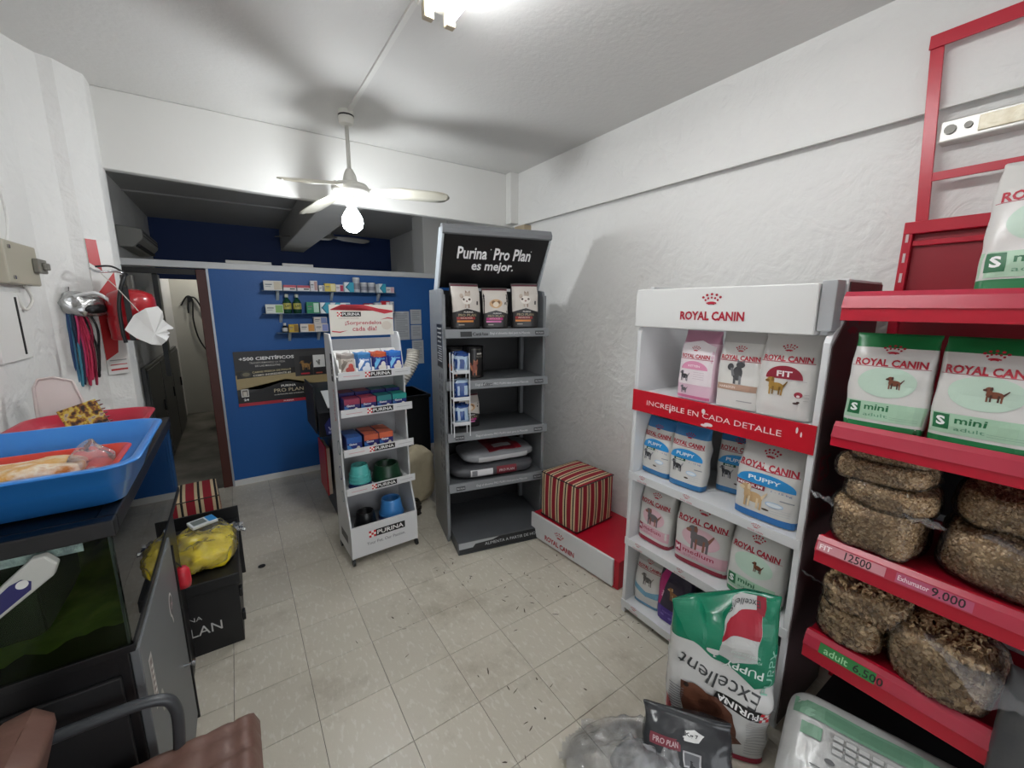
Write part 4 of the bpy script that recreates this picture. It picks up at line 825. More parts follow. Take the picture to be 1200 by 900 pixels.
def cube_pouf(name, lab, loc, rz, sx, sy, sz, per):
    """stripes run over the top along local y and down the front; on the side faces they run upright"""
    t = thing(name, lab, 'pouf', loc, rz)
    bm = bmesh.new(); n = 10; uv = bm.loops.layers.uv.new('u')
    bmesh.ops.create_cube(bm, size=1); bmesh.ops.subdivide_edges(bm, edges=bm.edges[:], cuts=n, use_grid_fill=True)
    for v in bm.verts:
        x, y, z = v.co; k = .03
        p = Vector((x*sx, y*sy, (z+.5)*sz)); g = lambda a: 1-(2*abs(a))**2
        p.x += math.copysign(.010, x)*g(y)*g(z)*(abs(x) > .45); p.y += math.copysign(.010, y)*g(x)*g(z)*(abs(y) > .45); p.z += .012*g(x)*g(y)*(z > .45)
        v.co = p
    for f in bm.faces:
        no = f.normal; c = f.calc_center_median(); side = abs(c.x) > sx*.5-.004 and 0.003 < c.z < sz-.002 and abs(c.y) < sy/2
        for l in f.loops: l[uv].uv = (((l.vert.co.y if side else l.vert.co.x)+.5)/per, 0)
    o = obj('cushion', bm, striped_material(), t, smooth=True, bevel=0); 
    mm = o.modifiers.new('b', 'BEVEL'); mm.width = .012; mm.segments = 3; mm.limit_method = 'ANGLE'; mm.angle_limit = R(50)
    for z in (.012, sz-.006): obj('piping', tube([(-sx/2, -sy/2, z), (sx/2, -sy/2, z), (sx/2, sy/2, z), (-sx/2, sy/2, z), (-sx/2, -sy/2, z)], .004, 6), BLACKP, t)
    return t
cube_pouf('striped_cube', 'red, cream and black striped fabric cube on the red and white plinth', (1.975, 2.075, .192), -86, .36, .37, .345, .074)
cube_pouf('striped_cube', 'red, cream and black striped fabric cube on the floor behind the black crates', (-.385, 3.60, 0), 4, .34, .36, .40, .098)

# ======================= RED PLINTH =======================
BA = -85.7
t = thing('plinth', 'low red plinth with white front board and red crown lettering against right wall', 'plinth', (1.737, 2.305, 0), BA)
obj('deck', B((0, .012, 0, .80, .50, .19)), RED, t, bevel=.004)
fb = obj('front_board', B((0, -.004, .015, .765, .012, .198)), SHELFWHITE, t, bevel=.003)
prints(fb, logo_rc(.30, .06, .29, '#b01830'), lambda x, y, e: (x, -.005-e, y))

# ======================= WHITE AND RED SHELVING (right) =======================
RS = thing('pet_food_shelving', 'white shelving with red INCREÍBLE EN CADA DETALLE band holding white food bags', 'shelving unit', (1.70, 1.385, 0), -90)
Wd = .80
sideR = [(.0, 0), (.0, 1.60), (.02, 1.635), (.075, 1.66), (.08, 1.82), (.42, 1.82), (.42, 0)]
MAU = mat('dark_mauve_side', '#4a3a3b', .35, var=.1)  # dark mauve sheet over the white outer side panel
for x, mm, lb in ((0, SHELFWHITE, None), (Wd-.0, SHELFWHITE, None)):
    sp = obj('side_panel', prism(sideR, x, x+.022, 'x'), mm, RS, bevel=.003)
    if x:
        f = obj('side_cladding', prism([(.012, .02), (.012, 1.59), (.09, 1.67), (.09, 1.81), (.415, 1.81), (.415, .02)], x+.022, x+.026, 'x'), MAU, sp)
        prints(f, crown(.17, 1.63, .10, '#7d2233')+[T_('ES', .10, 1.13, .10, .10, '#7d2233', .0), T_('NUTRICIÓN', .2, .95, .30, .06, '#7d2233', .0)], lambda a, b, e: (Wd+.0265+e, a, b))
obj('back_panel', B((.022, .395, 0, Wd, .41, 1.80)), mat('shelf_back_grey', '#a9abad', .5), RS)
obj('lower_back', B((.022, .385, .03, Wd, .394, .42)), mat('dark_back', '#4d5053', .5), RS)
hdr = obj('header_box', B((-.01, -.012, 1.625, Wd-.03, .05, 1.805)), mat('header_white', '#d5d5d3', .35), RS, bevel=.004)
obj('header_end', B((Wd-.028, .0, 1.64, Wd+.018, .07, 1.815)), mat('header_end_grey', '#a5a7a9', .4), RS, bevel=.003)
prints(hdr, logo_rc(.385, 1.685, .285, '#a9172f'), lambda x, y, e: (x, -.0135-e, y))
bz = mat('signal_red_band', '#bf1226', .35)
bd = obj('red_band', B((.0, -.008, 1.195, Wd+.02, -.002, 1.305)), bz, RS, bevel=.001)
prints(bd, [T_('INCREÍBLE EN CADA DETALLE', .40, 1.252, .62, .031, '#f0d9d9', .0), El(.225, 1.235, .005, .012, '#e9dcdc'), El(.392, 1.268, .009, .011, '#e9dcdc'), El(.42, 1.213, .02, .008, '#e9dcdc'), El(.40, 1.206, .016, .006, '#e9dcdc'), El(.76, 1.275, .004, .012, '#e9dcdc'), El(.775, 1.262, .003, .01, '#e9dcdc')], lambda x, y, e: (x, -.0085-e, y))
obj('shelf', B((.022, .0, 1.278, Wd, .40, 1.288)), SHELFWHITE, RS)
for z in (.85, .463, .075):
    sh = obj('shelf', B((.022, .0, z-.02, Wd, .40, z), (.0, -.006, z-.038, Wd+.02, .0, z+.004)), SHELFWHITE, RS, bevel=.001)
    it = []
    for cx in (.09, .345, .66): it += crown(cx, z-.016, .02, '#b8485a')+([T_('ROYAL CANIN', cx, z-.030, .06, .007, '#b8485a', .01)])
    prints(sh, it, lambda x, y, e: (x, -.0065-e, y))
def inR(x, y, z): return (1.70+y, 1.385-x, z)
RCG = 'white food bags on the white and red shelving'
def rc_bag(lab, x, y, z, w_, h_, d_, kind, seed, rz=0, lean=-4, loc=None, base='#d2d0cc', zones=None, group=RCG, word=None, z0=-90):
    W, H = w_, h_
    it = []
    if kind == 'kitten':
        base = '#d9b7c6'; it = [Pl([(-W*.47, H*.22), (W*.47, H*.22), (W*.47, H*.78), (W*.1, H*.86), (-W*.47, H*.80)], '#e6dcdf')]+logo_rc(0, H*.63, W*.78)+[Rc(-W*.46, H*.585, W*.46, H*.593, '#a9364e'), El(0, H*.44, W*.38, H*.12, '#d98fae', 0, 180), T_('KITTEN', 0, H*.49, W*.34, H*.03, '#f2e4ea', .02)]+dog(-W*.25, H*.33, W*.3, '#3d3a3d', '#77727a')+dog(-W*.22, H*.14, W*.22, '#6c676d')+[Rc(W*.0, H*.40-.01*k, W*.3, H*.404-.01*k, '#b7a0ab') for k in range(4)]+[Rc(-W*.46, H*.02, W*.46, H*.06, '#c9698f')]
    elif kind == 'cat':
        it = logo_rc(0, H*.66, W*.84)+[Rc(-W*.46, H*.615, W*.46, H*.623, '#a9364e')]+catp(.0, H*.46, W*.55, '#4a4a4c', '#77777a')+[Rc(-W*.44, H*.235, W*.44, H*.315, '#b08f7c'), T_('HAIR&SKIN', -W*.2, H*.275, W*.36, H*.032, '#e9dcd2', .01), Rc(W*.05, H*.1, W*.38, H*.112, '#9b9b9b')]
    elif kind == 'fit':
        it = logo_rc(0, H*.71, W*.84)+[Rc(-W*.46, H*.665, W*.46, H*.673, '#a9364e'), El(0, H*.47, W*.33, H*.155, '#8d1e32', 0, 180), T_('FIT', 0, H*.53, W*.27, H*.068, '#eee6e4', .03)]+dog(-W*.12, H*.37, W*.40, '#a8823c', '#7d5b25')+[El(W*.28, H*.30, W*.07, H*.035, '#9c2a3c'), El(W*.28, H*.285, W*.03, H*.014, '#e9e4e2'), El(W*.25, H*.2, W*.05, H*.012, '#4b3130'), El(W*.29, H*.215, W*.03, H*.012, '#4b3130')]+[Rc(W*.05, H*.455-.0*k, W*.4, H*.46, '#b2acac') for k in (0,)]+[Rc(W*.37, H*.31-.012*k, W*.45, H*.313-.012*k, '#8f8a8a') for k in range(3)]
    elif kind == 'puppy':
        it = [Rc(-W*.48, H*.0, W*.48, H*.09, '#2f6fae')] if word else []
        it += logo_rc(0, H*.72, W*.88)+[Pl([(-W*.46, H*.685), (0, H*.675), (W*.46, H*.685), (W*.46, H*.675), (0, H*.665), (-W*.46, H*.675)], '#a9364e'), El(0, H*.50, W*.44, H*.13, '#2b8fd0', 0, 180), Rc(-W*.47, H*.47, W*.44, H*.505, '#2b8fd0'), T_('PUPPY', -W*.02, H*.545, W*.5, H*.058, '#e9f0f5', .02)]
        it += ([Rc(-W*.47, H*.40, W*.0, H*.465, '#8d1e32'), T_('MEDIUM', -W*.235, H*.433, W*.4, H*.04, '#f0e4e4', .02)]+dog(-W*.16, H*.28, W*.45, '#c9a77c', '#e0cba8') if word else [Rc(-W*.32, H*.43, W*.0, H*.47, '#24543c'), T_('MINI', -W*.16, H*.45, W*.2, H*.026, '#e9f0ea', .02)]+dog(-W*.22, H*.33, W*.36, '#38383c', '#8d8d92'))
        it += [T_('1 - 15 kg', W*.25, H*.43, W*.3, H*.03, '#3a66a0', .0), El(W*.18, H*.26, W*.14, H*.035, '#a9c6df'), El(W*.18, H*.26, W*.12, H*.025, '#dfe6ea'), Rc(W*.25, H*.33, W*.44, H*.345, '#8d9096'), El(W*.05, H*.17, W*.06, H*.014, '#50443a')]+[Rc(W*.1, H*.21-.01*k, W*.42, H*.213-.01*k, '#aab0b8') for k in range(3)]
    elif kind == 'medium':
        it = logo_rc(0, H*.70, W*.86)+[Rc(-W*.46, H*.655, W*.46, H*.662, '#a9364e'), El(0, H*.46, W*.34, H*.15, '#d9b3bc')]+dog(.0, H*.45, W*.5, '#6a6466', '#8a5a4a')+[Rc(-W*.48, H*.12, W*.48, H*.29, '#d6a9b5'), Rc(-W*.46, H*.16, -W*.32, H*.29, '#a52344'), T_('M', -W*.39, H*.225, W*.09, H*.07, '#f0e0e4', .03), T_('medium', 0, H*.235, W*.56, H*.07, '#a52344', .01), T_('adult', -W*.12, H*.16, W*.3, H*.04, '#b98391', .0), Rc(-W*.48, 0, W*.48, H*.07, '#8f1f35')]
    elif kind == 'mini':
        it = logo_rc(0, H*.70, W*.84)+[El(0, H*.50, W*.35, H*.155, '#bcd3c2', n=28), Rc(-W*.46, H*.655, W*.46, H*.66, '#a9364e')]+dog(.02, H*.50, W*.22, '#7a4630', '#4b2a20')+[Rc(-W*.48, H*.10, W*.48, H*.29, '#a7c9ae'), Rc(-W*.43, H*.14, -W*.27, H*.28, '#1f6a40'), T_('S', -W*.35, H*.215, W*.09, H*.085, '#f2f4f2', .04), T_('mini', -W*.07, H*.235, W*.30, H*.062, '#1f6a40', .02), T_('adult', -W*.07, H*.155, W*.30, H*.035, '#5d9272', .0), Rc(-W*.48, 0, W*.48, H*.07, '#1e7a46')]+[Rc(W*.10, H*.15-.006*k, W*.42, H*.153-.006*k, '#7fa389') for k in range(2)]
    elif kind == 'maxi':
        it = logo_rc(0, H*.72, W*.8)+[Rc(-W*.46, H*.67, W*.46, H*.68, '#a9364e')]+dog(0, H*.5, W*.45, '#5a5654', '#8b857f')+[Pl([(-W*.48, H*.38), (0, H*.27), (W*.48, H*.34), (W*.48, H*.22), (0, H*.18), (-W*.48, H*.28)], '#6f9fb8'), Rc(-W*.48, 0, W*.48, H*.05, '#5f8fae')]
    elif kind == 'purple':
        base = '#2a2338'; it = [Rc(-W*.48, H*.0, W*.48, H*.26, '#4a2f86'), Pl([(-W*.48, H*.26), (-W*.36, H*.26), (-W*.12, H*.97), (-W*.3, H*.97), (-W*.48, H*.7)], '#b3206f'), El(W*.1, H*.60, W*.28, H*.22, '#322a3c')]+dog(W*.1, H*.56, W*.45, '#8f6238', '#c9a273')+[T_('adult', -W*.3, H*.5, W*.22, H*.03, '#e6cfe0', .01, 72), T_('PERFECT FIT', 0, H*.18, W*.5, H*.03, '#8f7cc4', .0), El(-W*.25, H*.12, W*.06, H*.02, '#7d68b8'), El(0, H*.1, W*.06, H*.02, '#7d68b8'), El(W*.2, H*.1, W*.06, H*.02, '#7d68b8')]
    L_ = loc or inR(x, y, z)
    return food_bag('food_bag', lab, L_, z0+rz, w_, h_, d_, base, it, group, lean, .005, seed, zones=zones)
rc_bag('pink and white kitten food bag, left on the top shelf of the white shelving', .285, .10, 1.29, .185, .325, .09, 'kitten', 11, -4, zones=(['#b87f97', '#d8a9bd'], [(.82, 1, 1)]))
rc_bag('white food bag with grey cat and tan band, middle of the top white shelf', .483, .10, 1.29, .185, .33, .09, 'cat', 12, 2, zones=(['#b5b3b0'], [(.84, 1, 1)]))
rc_bag('white food bag with dark red FIT half circle, right on the top white shelf', .665, .10, 1.29, .20, .33, .10, 'fit', 13, 3)
bz2 = (['#3b7fb8', '#2a6fa5'], [(.82, 1, 1), (0, .08, 2)])
rc_bag('small blue-topped puppy bag, first from left on the second white shelf', .105, .10, .852, .175, .30, .09, 'puppy', 14, -2, zones=bz2)
rc_bag('small blue-topped puppy bag, second from left on the second white shelf', .285, .09, .852, .18, .305, .09, 'puppy', 15, 4, zones=bz2)
rc_bag('small blue-topped puppy bag set back, third from left on the second white shelf', .455, .22, .852, .175, .30, .09, 'puppy', 16, 14, zones=bz2)
rc_bag('big white puppy bag with MEDIUM label, rightmost on the second white shelf', .655, .085, .852, .245, .315, .12, 'puppy', 17, 2, word=1, zones=(['#2f6fae'], [(0, .09, 1)]))
mz = (['#9c2a44'], [(0, .07, 1)])
rc_bag('pink-banded medium adult bag, left on the third white shelf', .125, .10, .465, .20, .32, .10, 'medium', 18, 0, zones=mz)
rc_bag('larger pink-banded medium adult bag, middle of the third white shelf', .385, .11, .465, .265, .33, .11, 'medium', 19, 8, zones=mz)
rc_bag('white and green mini adult bag, right on the third white shelf', .645, .09, .465, .225, .33, .11, 'mini', 20, 0, zones=(['#1e7a46'], [(0, .07, 1)]))
rc_bag('small white bag with blue wave, left on the bottom white shelf', .11, .10, .077, .165, .31, .09, 'maxi', 21, 8, zones=(['#b9b7b3'], [(.80, 1, 1)]))
rc_bag('black, pink and purple dog food bag on the bottom white shelf', .275, .09, .077, .175, .31, .09, 'purple', 22, 2, lean=-3)

# ======================= UPSIDE-DOWN BIG BAG =======================
W, H = .375, .655
def XL(items): return items
it = [Pl([(-W*.49, H*.99), (W*.49, H*.99), (W*.49, H*.52), (W*.33, H*.485), (W*.12, H*.575), (-W*.10, H*.66), (-W*.32, H*.72), (-W*.49, H*.93)], '#0f7a5a'),
      Pl([(.02, H*.99), (W*.34, H*.99), (W*.30, H*.66), (W*.10, H*.62), (-.03, H*.72)], '#bfc0be'), Pl([(.02, H*.90), (W*.33, H*.93), (W*.31, H*.78), (-.02, H*.80)], '#a71f33'), Pl([(W*.28, H*.99), (W*.36, H*.99), (W*.34, H*.90), (W*.28, H*.92)], '#8f1a2e'),
      T_('Excellent', W*.17, H*.952, W*.28, H*.032, '#3a3b3c', .0, 180), T_('Excellent', -.005, H*.485, W*.80, H*.095, '#3c3e40', -.0, 161), T_('PUPPY', W*.20, H*.60, W*.36, H*.048, '#dfe9e4', .01, 168),
      T_('POLLO Y ARROZ', W*.22, H*.67, W*.26, H*.016, '#b9d6ca', .0, 172), T_('TODAS LAS RAZAS', W*.20, H*.70, W*.28, H*.014, '#d6e6df', .0, 172), T_('PUPPY', W*.44, H*.60, H*.28, .022, '#8fc4b0', 0, 84)]
pu = [('poly', [(-x*math.cos(R(-14))*1-(-y)*math.sin(R(-14))+.085, -x*math.sin(R(-14))+(-y)*math.cos(R(-14))+H*.355) for x, y in q[1]], q[2]) for q in logo_purina(0, 0, .20) if q[0] == 'poly']
it += pu+[T_('PURINA', .085-.014, H*.355+.004, .145, .024, '#f4f4f2', .02, 166)]
it += [Pl([(-W*.36, H*.42), (-W*.22, H*.41), (.0, H*.38), (W*.14, H*.31), (W*.20, H*.16), (W*.26, H*.12), (W*.12, H*.09), (W*.06, H*.19), (-W*.05, H*.24), (-W*.10, H*.16), (-W*.30, H*.20), (-W*.36, H*.32)], '#5a3526'), El(-W*.22, H*.36, W*.13, H*.06, '#6b4230'), El(-W*.30, H*.40, W*.03, H*.014, '#20140f'), El(-W*.06, H*.30, W*.1, H*.05, '#4b2b1f')]
it += [Rc(-W*.46, H*.16+.012*k, -W*.33, H*.166+.012*k, '#77797b') for k in range(12)]+[Rc(W*.28, H*.06+.012*k, W*.46, H*.064+.012*k, '#9b9c9d') for k in range(16)]
it += [Pl([(-W*.49, 0), (-W*.49, H*.28), (-W*.42, H*.20), (-W*.40, 0)], '#a71f33'), Rc(-W*.4, 0, W*.49, H*.035, '#8f1a33')]
food_bag('food_bag', 'big green and white Excellent puppy bag standing upside down on the floor', (1.465, .70, 0), -58, W, H, .17, '#cfcfcd', it, None, -3, .010, 31, taper=.72,
         topfn=lambda u: 1-.14*max(0, -u+.10)-.22*math.exp(-((u+.15)/.22)**2)+.02*u, zones=(['#0f7a5a'], [(.72, 1, 1)]), neck=.16, peps=.0011, pstep=.012, rough=.25)
it = [Rc(-.13, .13, -.02, .16, '#7a2c3a'), T_('PRO PLAN', -.075, .145, .09, .016, '#c9b2b4', .02), Rc(-.01, .09, .045, .135, '#b9babc'), Rc(-.004, .095, .04, .13, '#6a6c70'), Rc(.06, .06, .12, .10, '#cfd0d2'), Pl([(-.03, .18), (.02, .195), (.055, .185), (.035, .165), (-.01, .162)], '#e2e2e0'), T_('Kg 7', .012, .179, .04, .012, '#2a2a2c', .03), Rc(.11, .02, .145, .06, '#7a1d2d')]
food_bag('food_bag', 'dark grey plastic-wrapped bag lying against the big upside-down bag', (1.215, .655, .0), -52, .31, .23, .15, '#37393c', it, None, -22, .012, 33, taper=.5, neck=.3, rough=.22)

# ======================= CLEAR PLASTIC ON THE FLOOR =======================
t = thing('plastic_wrap', 'crumpled heap of clear plastic film on the floor at the bottom edge', 'plastic film', (1.09, .74, 0), -40)
bm = bmesh.new(); n = 46; g = []
for i in range(n+1):
    row = []
    for j in range(n+1):
        x = (i/n-.5)*.62; y = (j/n-.5)*.46; r = math.hypot(x/.31, y/.23)
        q = noise.noise(Vector((x*9, y*9, 2)))+.7*abs(noise.noise(Vector((x*24, y*18, 5))))+.3*noise.noise(Vector((x*50, y*44, 1)))
        row.append(bm.verts.new((x, y, max(.002, .13*max(0, 1-r*r)+.09*q*max(.15, 1.1-r)+.012))))
    g.append(row)
for i in range(n):
    for j in range(n):
        x = i/n-.5; y = j/n-.5
        if math.hypot(x, y)+.08*noise.noise(Vector((x*7, y*7, 0))) < .5: bm.faces.new([g[i][j], g[i+1][j], g[i+1][j+1], g[i][j+1]])
bmesh.ops.delete(bm, geom=[v for v in bm.verts if not v.link_faces], context='VERTS')
obj('film_sheet', bm, film('film_crinkled', haze=.22, gloss=.5, rough=.1, bump=.012, bscale=30), t, smooth=True)
obj('film_knot', lump(.20, .16, .12, .8, .03, 14, 8), film('film_white', haze=.42, gloss=.35, rough=.15, bump=.012, bscale=30), t, smooth=True)

# ======================= RED GONDOLA =======================
GX, GY = 1.62, .50
def inO(x, y, z): return (GX+y, GY-x, z)
RG = thing('red_gondola', 'red metal gondola shelving along the right wall with open frame on top', 'shelving unit', (GX, GY, 0), -90)
GL_ = 1.15
for k, (zt, hh, dy) in enumerate(((1.767, .085, -.03), (1.345, .078, .02), (.925, .09, .03), (.532, .10, .055))):
    x0 = .0 if k else -.008
    sh = obj('shelf', B((x0, dy+.02, zt-.035, GL_, .57, zt-.012)), REDD, RG)
    m_ = RED
    obj('shelf_lip', prism([(dy+.03, zt), (dy+.012, zt), (dy+.0, zt-.012), (dy-.014, zt-.045), (dy-.014, zt-hh), (dy+.03, zt-hh)], x0, GL_, 'x'), m_, sh, bevel=.002)
    pr = obj('price_rail', prism([(dy+.0115, zt+.0015), (dy-.0015, zt-.011), (dy-.0155, zt-.044), (dy-.0180, zt-.046), (dy-.004, zt-.011), (dy+.0095, zt+.003)], x0, GL_, 'x'), PINKR if k != 3 else mat('clear_red_rail', '#a82c40', .2, coat=.3), sh)
    sl = lambda x, y, e, dy=dy, zt=zt: (x, dy-.0032-(.0135/.034)*y-e-.0018, zt-.0112-y)    # y measured down the rail
    if k == 2:
        prints(pr, [Rc(.005, .003, .19, .031, '#c98a92'), T_('FIT', .03, .017, .035, -.016, '#f3e6e6', .02), T_('12500', .12, .017, .07, -.024, '#1c1416', .01), Rc(.215, .003, .38, .031, '#b0506c'), T_('Exhumator', .255, .016, .07, -.014, '#e9d3da', .01), T_('9.000', .33, .016, .07, -.024, '#1c1416', .01), Rc(.50, .004, .56, .03, '#4f8f62')], sl, eps=.0005)
    if k == 3:
        prints(pr, [Rc(.05, .002, .21, .036, '#2f7a3e'), T_('adult', .10, .02, .07, -.022, '#9fd0a0', .01), T_('6.500', .19, .020, .08, -.024, '#141c14', .01)], sl, eps=.0005)
obj('base_board', B((0, .06, .0, GL_, .57, .10)), DARK, RG)
UX = .0
def upright(x): return B((x, .575, 0, x+.028, .62, 2.045))
for x in (-.045, .93): 
    u = obj('upright', upright(x), RED, RG, bevel=.002)
    obj('slot', B(*[(x+.010, .5735, 1.82+.075*k, x+.018, .577, 1.855+.075*k) for k in range(3)]), mat('slot_pale', '#c7b5b5', .5), u)
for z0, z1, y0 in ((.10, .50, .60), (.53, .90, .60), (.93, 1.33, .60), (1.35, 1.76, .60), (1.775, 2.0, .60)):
    obj('back_panel', B((-.017, y0, z0, .93, y0+.012, z1)), REDD if z0 > 1.3 else DARK, RG, bevel=.002)  # low panels, like the base, near-black: shade painted into their colour
obj('top_rail', B((-.045, .572, 2.0, .96, .61, 2.045), (-.017, .585, 1.955, .93, .60, 1.975)), RED, RG, bevel=.003)
for x in (-.02, .90): obj('frame_post', prism([(x, 2.04), (x+.036, 2.04), (x-.008, 2.69), (x-.044, 2.69)], .592, .604, 'y'), RED, RG, bevel=.001)
obj('frame_top_bar', B((-.064, .585, 2.645, .892, .592, 2.69)), RED, RG, bevel=.001); obj('frame_rung', B((.006, .59, 2.185, .89, .598, 2.215)), RED, RG, bevel=.001)
gz = (['#1c7340', '#176236'], [(.84, 1, 1), (0, .06, 2)])
GG = 'white and green mini adult bags on the red gondola'
rc_bag('green-topped mini adult bag, left on the second red gondola shelf', 0, 0, 0, .20, .305, .10, 'mini', 41, 4, loc=inO(.105, .085, 1.337), zones=gz, group=GG)
rc_bag('green-topped mini adult bag, right on the second red gondola shelf', 0, 0, 0, .21, .305, .11, 'mini', 42, -3, loc=inO(.315, .085, 1.337), zones=gz, group=GG)
rc_bag('white mini adult bag with green base standing on the top red gondola shelf', 0, 0, 0, .27, .40, .12, 'mini', 43, 0, lean=-12, loc=inO(.345, .30, 1.760), zones=(['#1c7340'], [(0, .09, 1)]), group=GG)
# kibble bags
KB = ramp_mat('kibble_brown', [(.3, '#7d6443'), (.5, '#9a7d56'), (.7, '#ad9066')], 30, .8)
KP = mat('kibble_pellets', '#8f7450', .7, bump=.0006, bscale=200)
_n = KP.node_tree; _g = _n.nodes.new('ShaderNodeNewGeometry'); _r = _n.nodes.new('ShaderNodeValToRGB'); _r.color_ramp.elements[0].color = (*hexc('#96734a'), 1); _r.color_ramp.elements[1].color = (*hexc('#e6cb9f'), 1)
_n.links.new(_g.outputs['Random Per Island'], _r.inputs[0]); _n.links.new(_r.outputs[0], _n.nodes['Principled BSDF'].inputs['Base Color'])
def kibble_bag(lab, loc, rz, w_, d_, h_, seed, pel=.0085, tail=None):
    t = thing('kibble_bag', lab, 'kibble bag', loc, rz, 'clear bags of loose kibble on the red gondola')
    rnd = random.Random(seed)
    def f(tt, p, k=1.0, amp=.014):
        c = abs(math.cos(p))**.4 if abs(math.cos(p)) > 1e-6 else 0; z = sgnp(math.sin(p), .5)
        v = Vector((w_/2*c*sgnp(math.cos(tt), .6)*k, d_/2*c*sgnp(math.sin(tt), .6)*k, h_/2*(z+1)))
        q = noise.noise_vector(Vector((v.x*9+seed, v.y*9, v.z*9))); v += q*amp; v.z = max(.003, v.z); return v
    core = obj('kibble_core', blob(lambda a, b: f(a, b, .93), 30, 16), KB, t, smooth=True)
    bm = bmesh.new()
    N = int(min(4600, (w_*d_+w_*h_*2+d_*h_*2)/(pel*pel*.62)))
    cm = core.data; fa = [p for p in cm.polygons if p.center.z > .006]; cum = []; tot = 0
    for p in fa: tot += p.area; cum.append(tot)
    for _ in range(N):
        p = fa[min(len(fa)-1, bisect.bisect(cum, rnd.random()*tot))]; cv = [cm.vertices[vi].co for vi in p.vertices]; u_, v_ = rnd.random(), rnd.random()
        if len(cv) == 3 and u_+v_ > 1: u_, v_ = 1-u_, 1-v_
        c = (cv[0]+(cv[1]-cv[0])*u_+(cv[2]-cv[0])*v_ if len(cv) == 3 else (cv[0]*(1-u_)+cv[1]*u_)*(1-v_)+(cv[3]*(1-u_)+cv[2]*u_)*v_)+p.normal*.001
        rr = pel*rnd.uniform(.62, .85); mt_ = Matrix.Translation(c) @ Matrix.Rotation(rnd.uniform(0, PI), 4, Vector((rnd.random(), rnd.random(), rnd.random()+.01)).normalized()) @ Matrix.Diagonal((1, 1, .55, 1))
        V = [bm.verts.new(mt_ @ (Vector(v)*rr)) for v in ((1, 0, 0), (.3, .95, 0), (-.8, .6, 0), (-.8, -.6, 0), (.3, -.95, 0), (0, 0, .9), (0, 0, -.9))]
        for i in range(5):
            bm.faces.new([V[i], V[(i+1) % 5], V[5]]); bm.faces.new([V[(i+1) % 5], V[i], V[6]])
    o = obj('kibble', bm, KP, t); o['kind'] = 'stuff'
    sk = obj('clear_skin', blob(lambda a, b: f(a, b, 1.045, .014)+noise.noise_vector(Vector((a*2, b*5, seed)))*.004+Vector((0, 0, .004*math.sin(b))), 60, 34), film('bag_film', haze=.03, gloss=.30, rough=.12, bump=.022, bscale=22), t, smooth=True)
    if tail:
        (x0, y0, z0), (x1, y1, z1), wd = tail; bm = bmesh.new(); n = 10; g = []
        A0 = Vector((x0, y0, z0)); A1 = Vector((x1, y1, z1)); dr = (A1-A0); pr = dr.cross(Vector((0, 0, 1))).normalized()
        for i in range(n+1):
            g.append([bm.verts.new(A0+dr*i/n+pr*wd*(j/n-.5)*(1+.3*noise.noise(Vector((i, seed, 0))))+Vector((0, 0, .018*noise.noise(Vector((i*.4, j*.7, seed)))))) for j in range(n+1)])
        for i in range(n):
            for j in range(n): bm.faces.new([g[i][j], g[i+1][j], g[i+1][j+1], g[i][j+1]])
        obj('loose_film', bm, film('film_flap', haze=.16, gloss=.3, rough=.12, bump=.008, bscale=25), t, smooth=True)
    return t
kibble_bag('lowest clear kibble bag of the left stack on the third red shelf', inO(.12, .16, .915), -90, .235, .26, .17, 51, .008, ((-.10, -.11, .14), (-.155, -.14, .165), .05))
kibble_bag('second clear kibble bag from below in the left stack on third red shelf', inO(.14, .165, 1.075), -86, .23, .25, .085, 52, .008, ((.06, -.10, .01), (.14, -.16, .02), .05))
kibble_bag('third clear kibble bag from below in the left stack on third red shelf', inO(.12, .17, 1.155), -92, .24, .24, .075, 53, .008)
kibble_bag('topmost clear kibble bag of the left stack on the third red shelf', inO(.13, .18, 1.225), -88, .22, .24, .06, 54, .008)
kibble_bag('large clear kibble bag lying right of the stack on the third red shelf', inO(.42, .24, .915), -90, .30, .32, .17, 55, .008, ((-.05, -.10, .165), (.14, -.16, .14), .10))
kibble_bag('clear kibble bag on top of the large one, right on the third red shelf', inO(.42, .28, 1.08), -84, .29, .27, .11, 56, .008)
kibble_bag('lower left clear bag of coarse kibble on the fourth red shelf', inO(.10, .18, .523), -90, .20, .22, .15, 57, .015)
kibble_bag('clear bag of coarse kibble slumped on the lower left one, fourth red shelf', inO(.125, .16, .665), -80, .235, .22, .10, 58, .015, ((-.10, -.02, .03), (-.14, -.10, .09), .10))
kibble_bag('wide clear bag of coarse kibble in the middle of the fourth red shelf', inO(.335, .17, .523), -95, .24, .24, .20, 59, .015, ((.02, -.02, .20), (.18, -.13, .14), .20))
# grey pack at the right end
food_bag('food_bag', 'grey and silver bag at the right end of the fourth red shelf', inO(.57, .06, .40), -90, .22, .34, .12, '#4a4b4d', [Rc(-.09, .02, -.03, .05, '#8f1a2e'), Rc(-.10, .0, .10, .02, '#a9aaac')], None, -8, .006, 61)
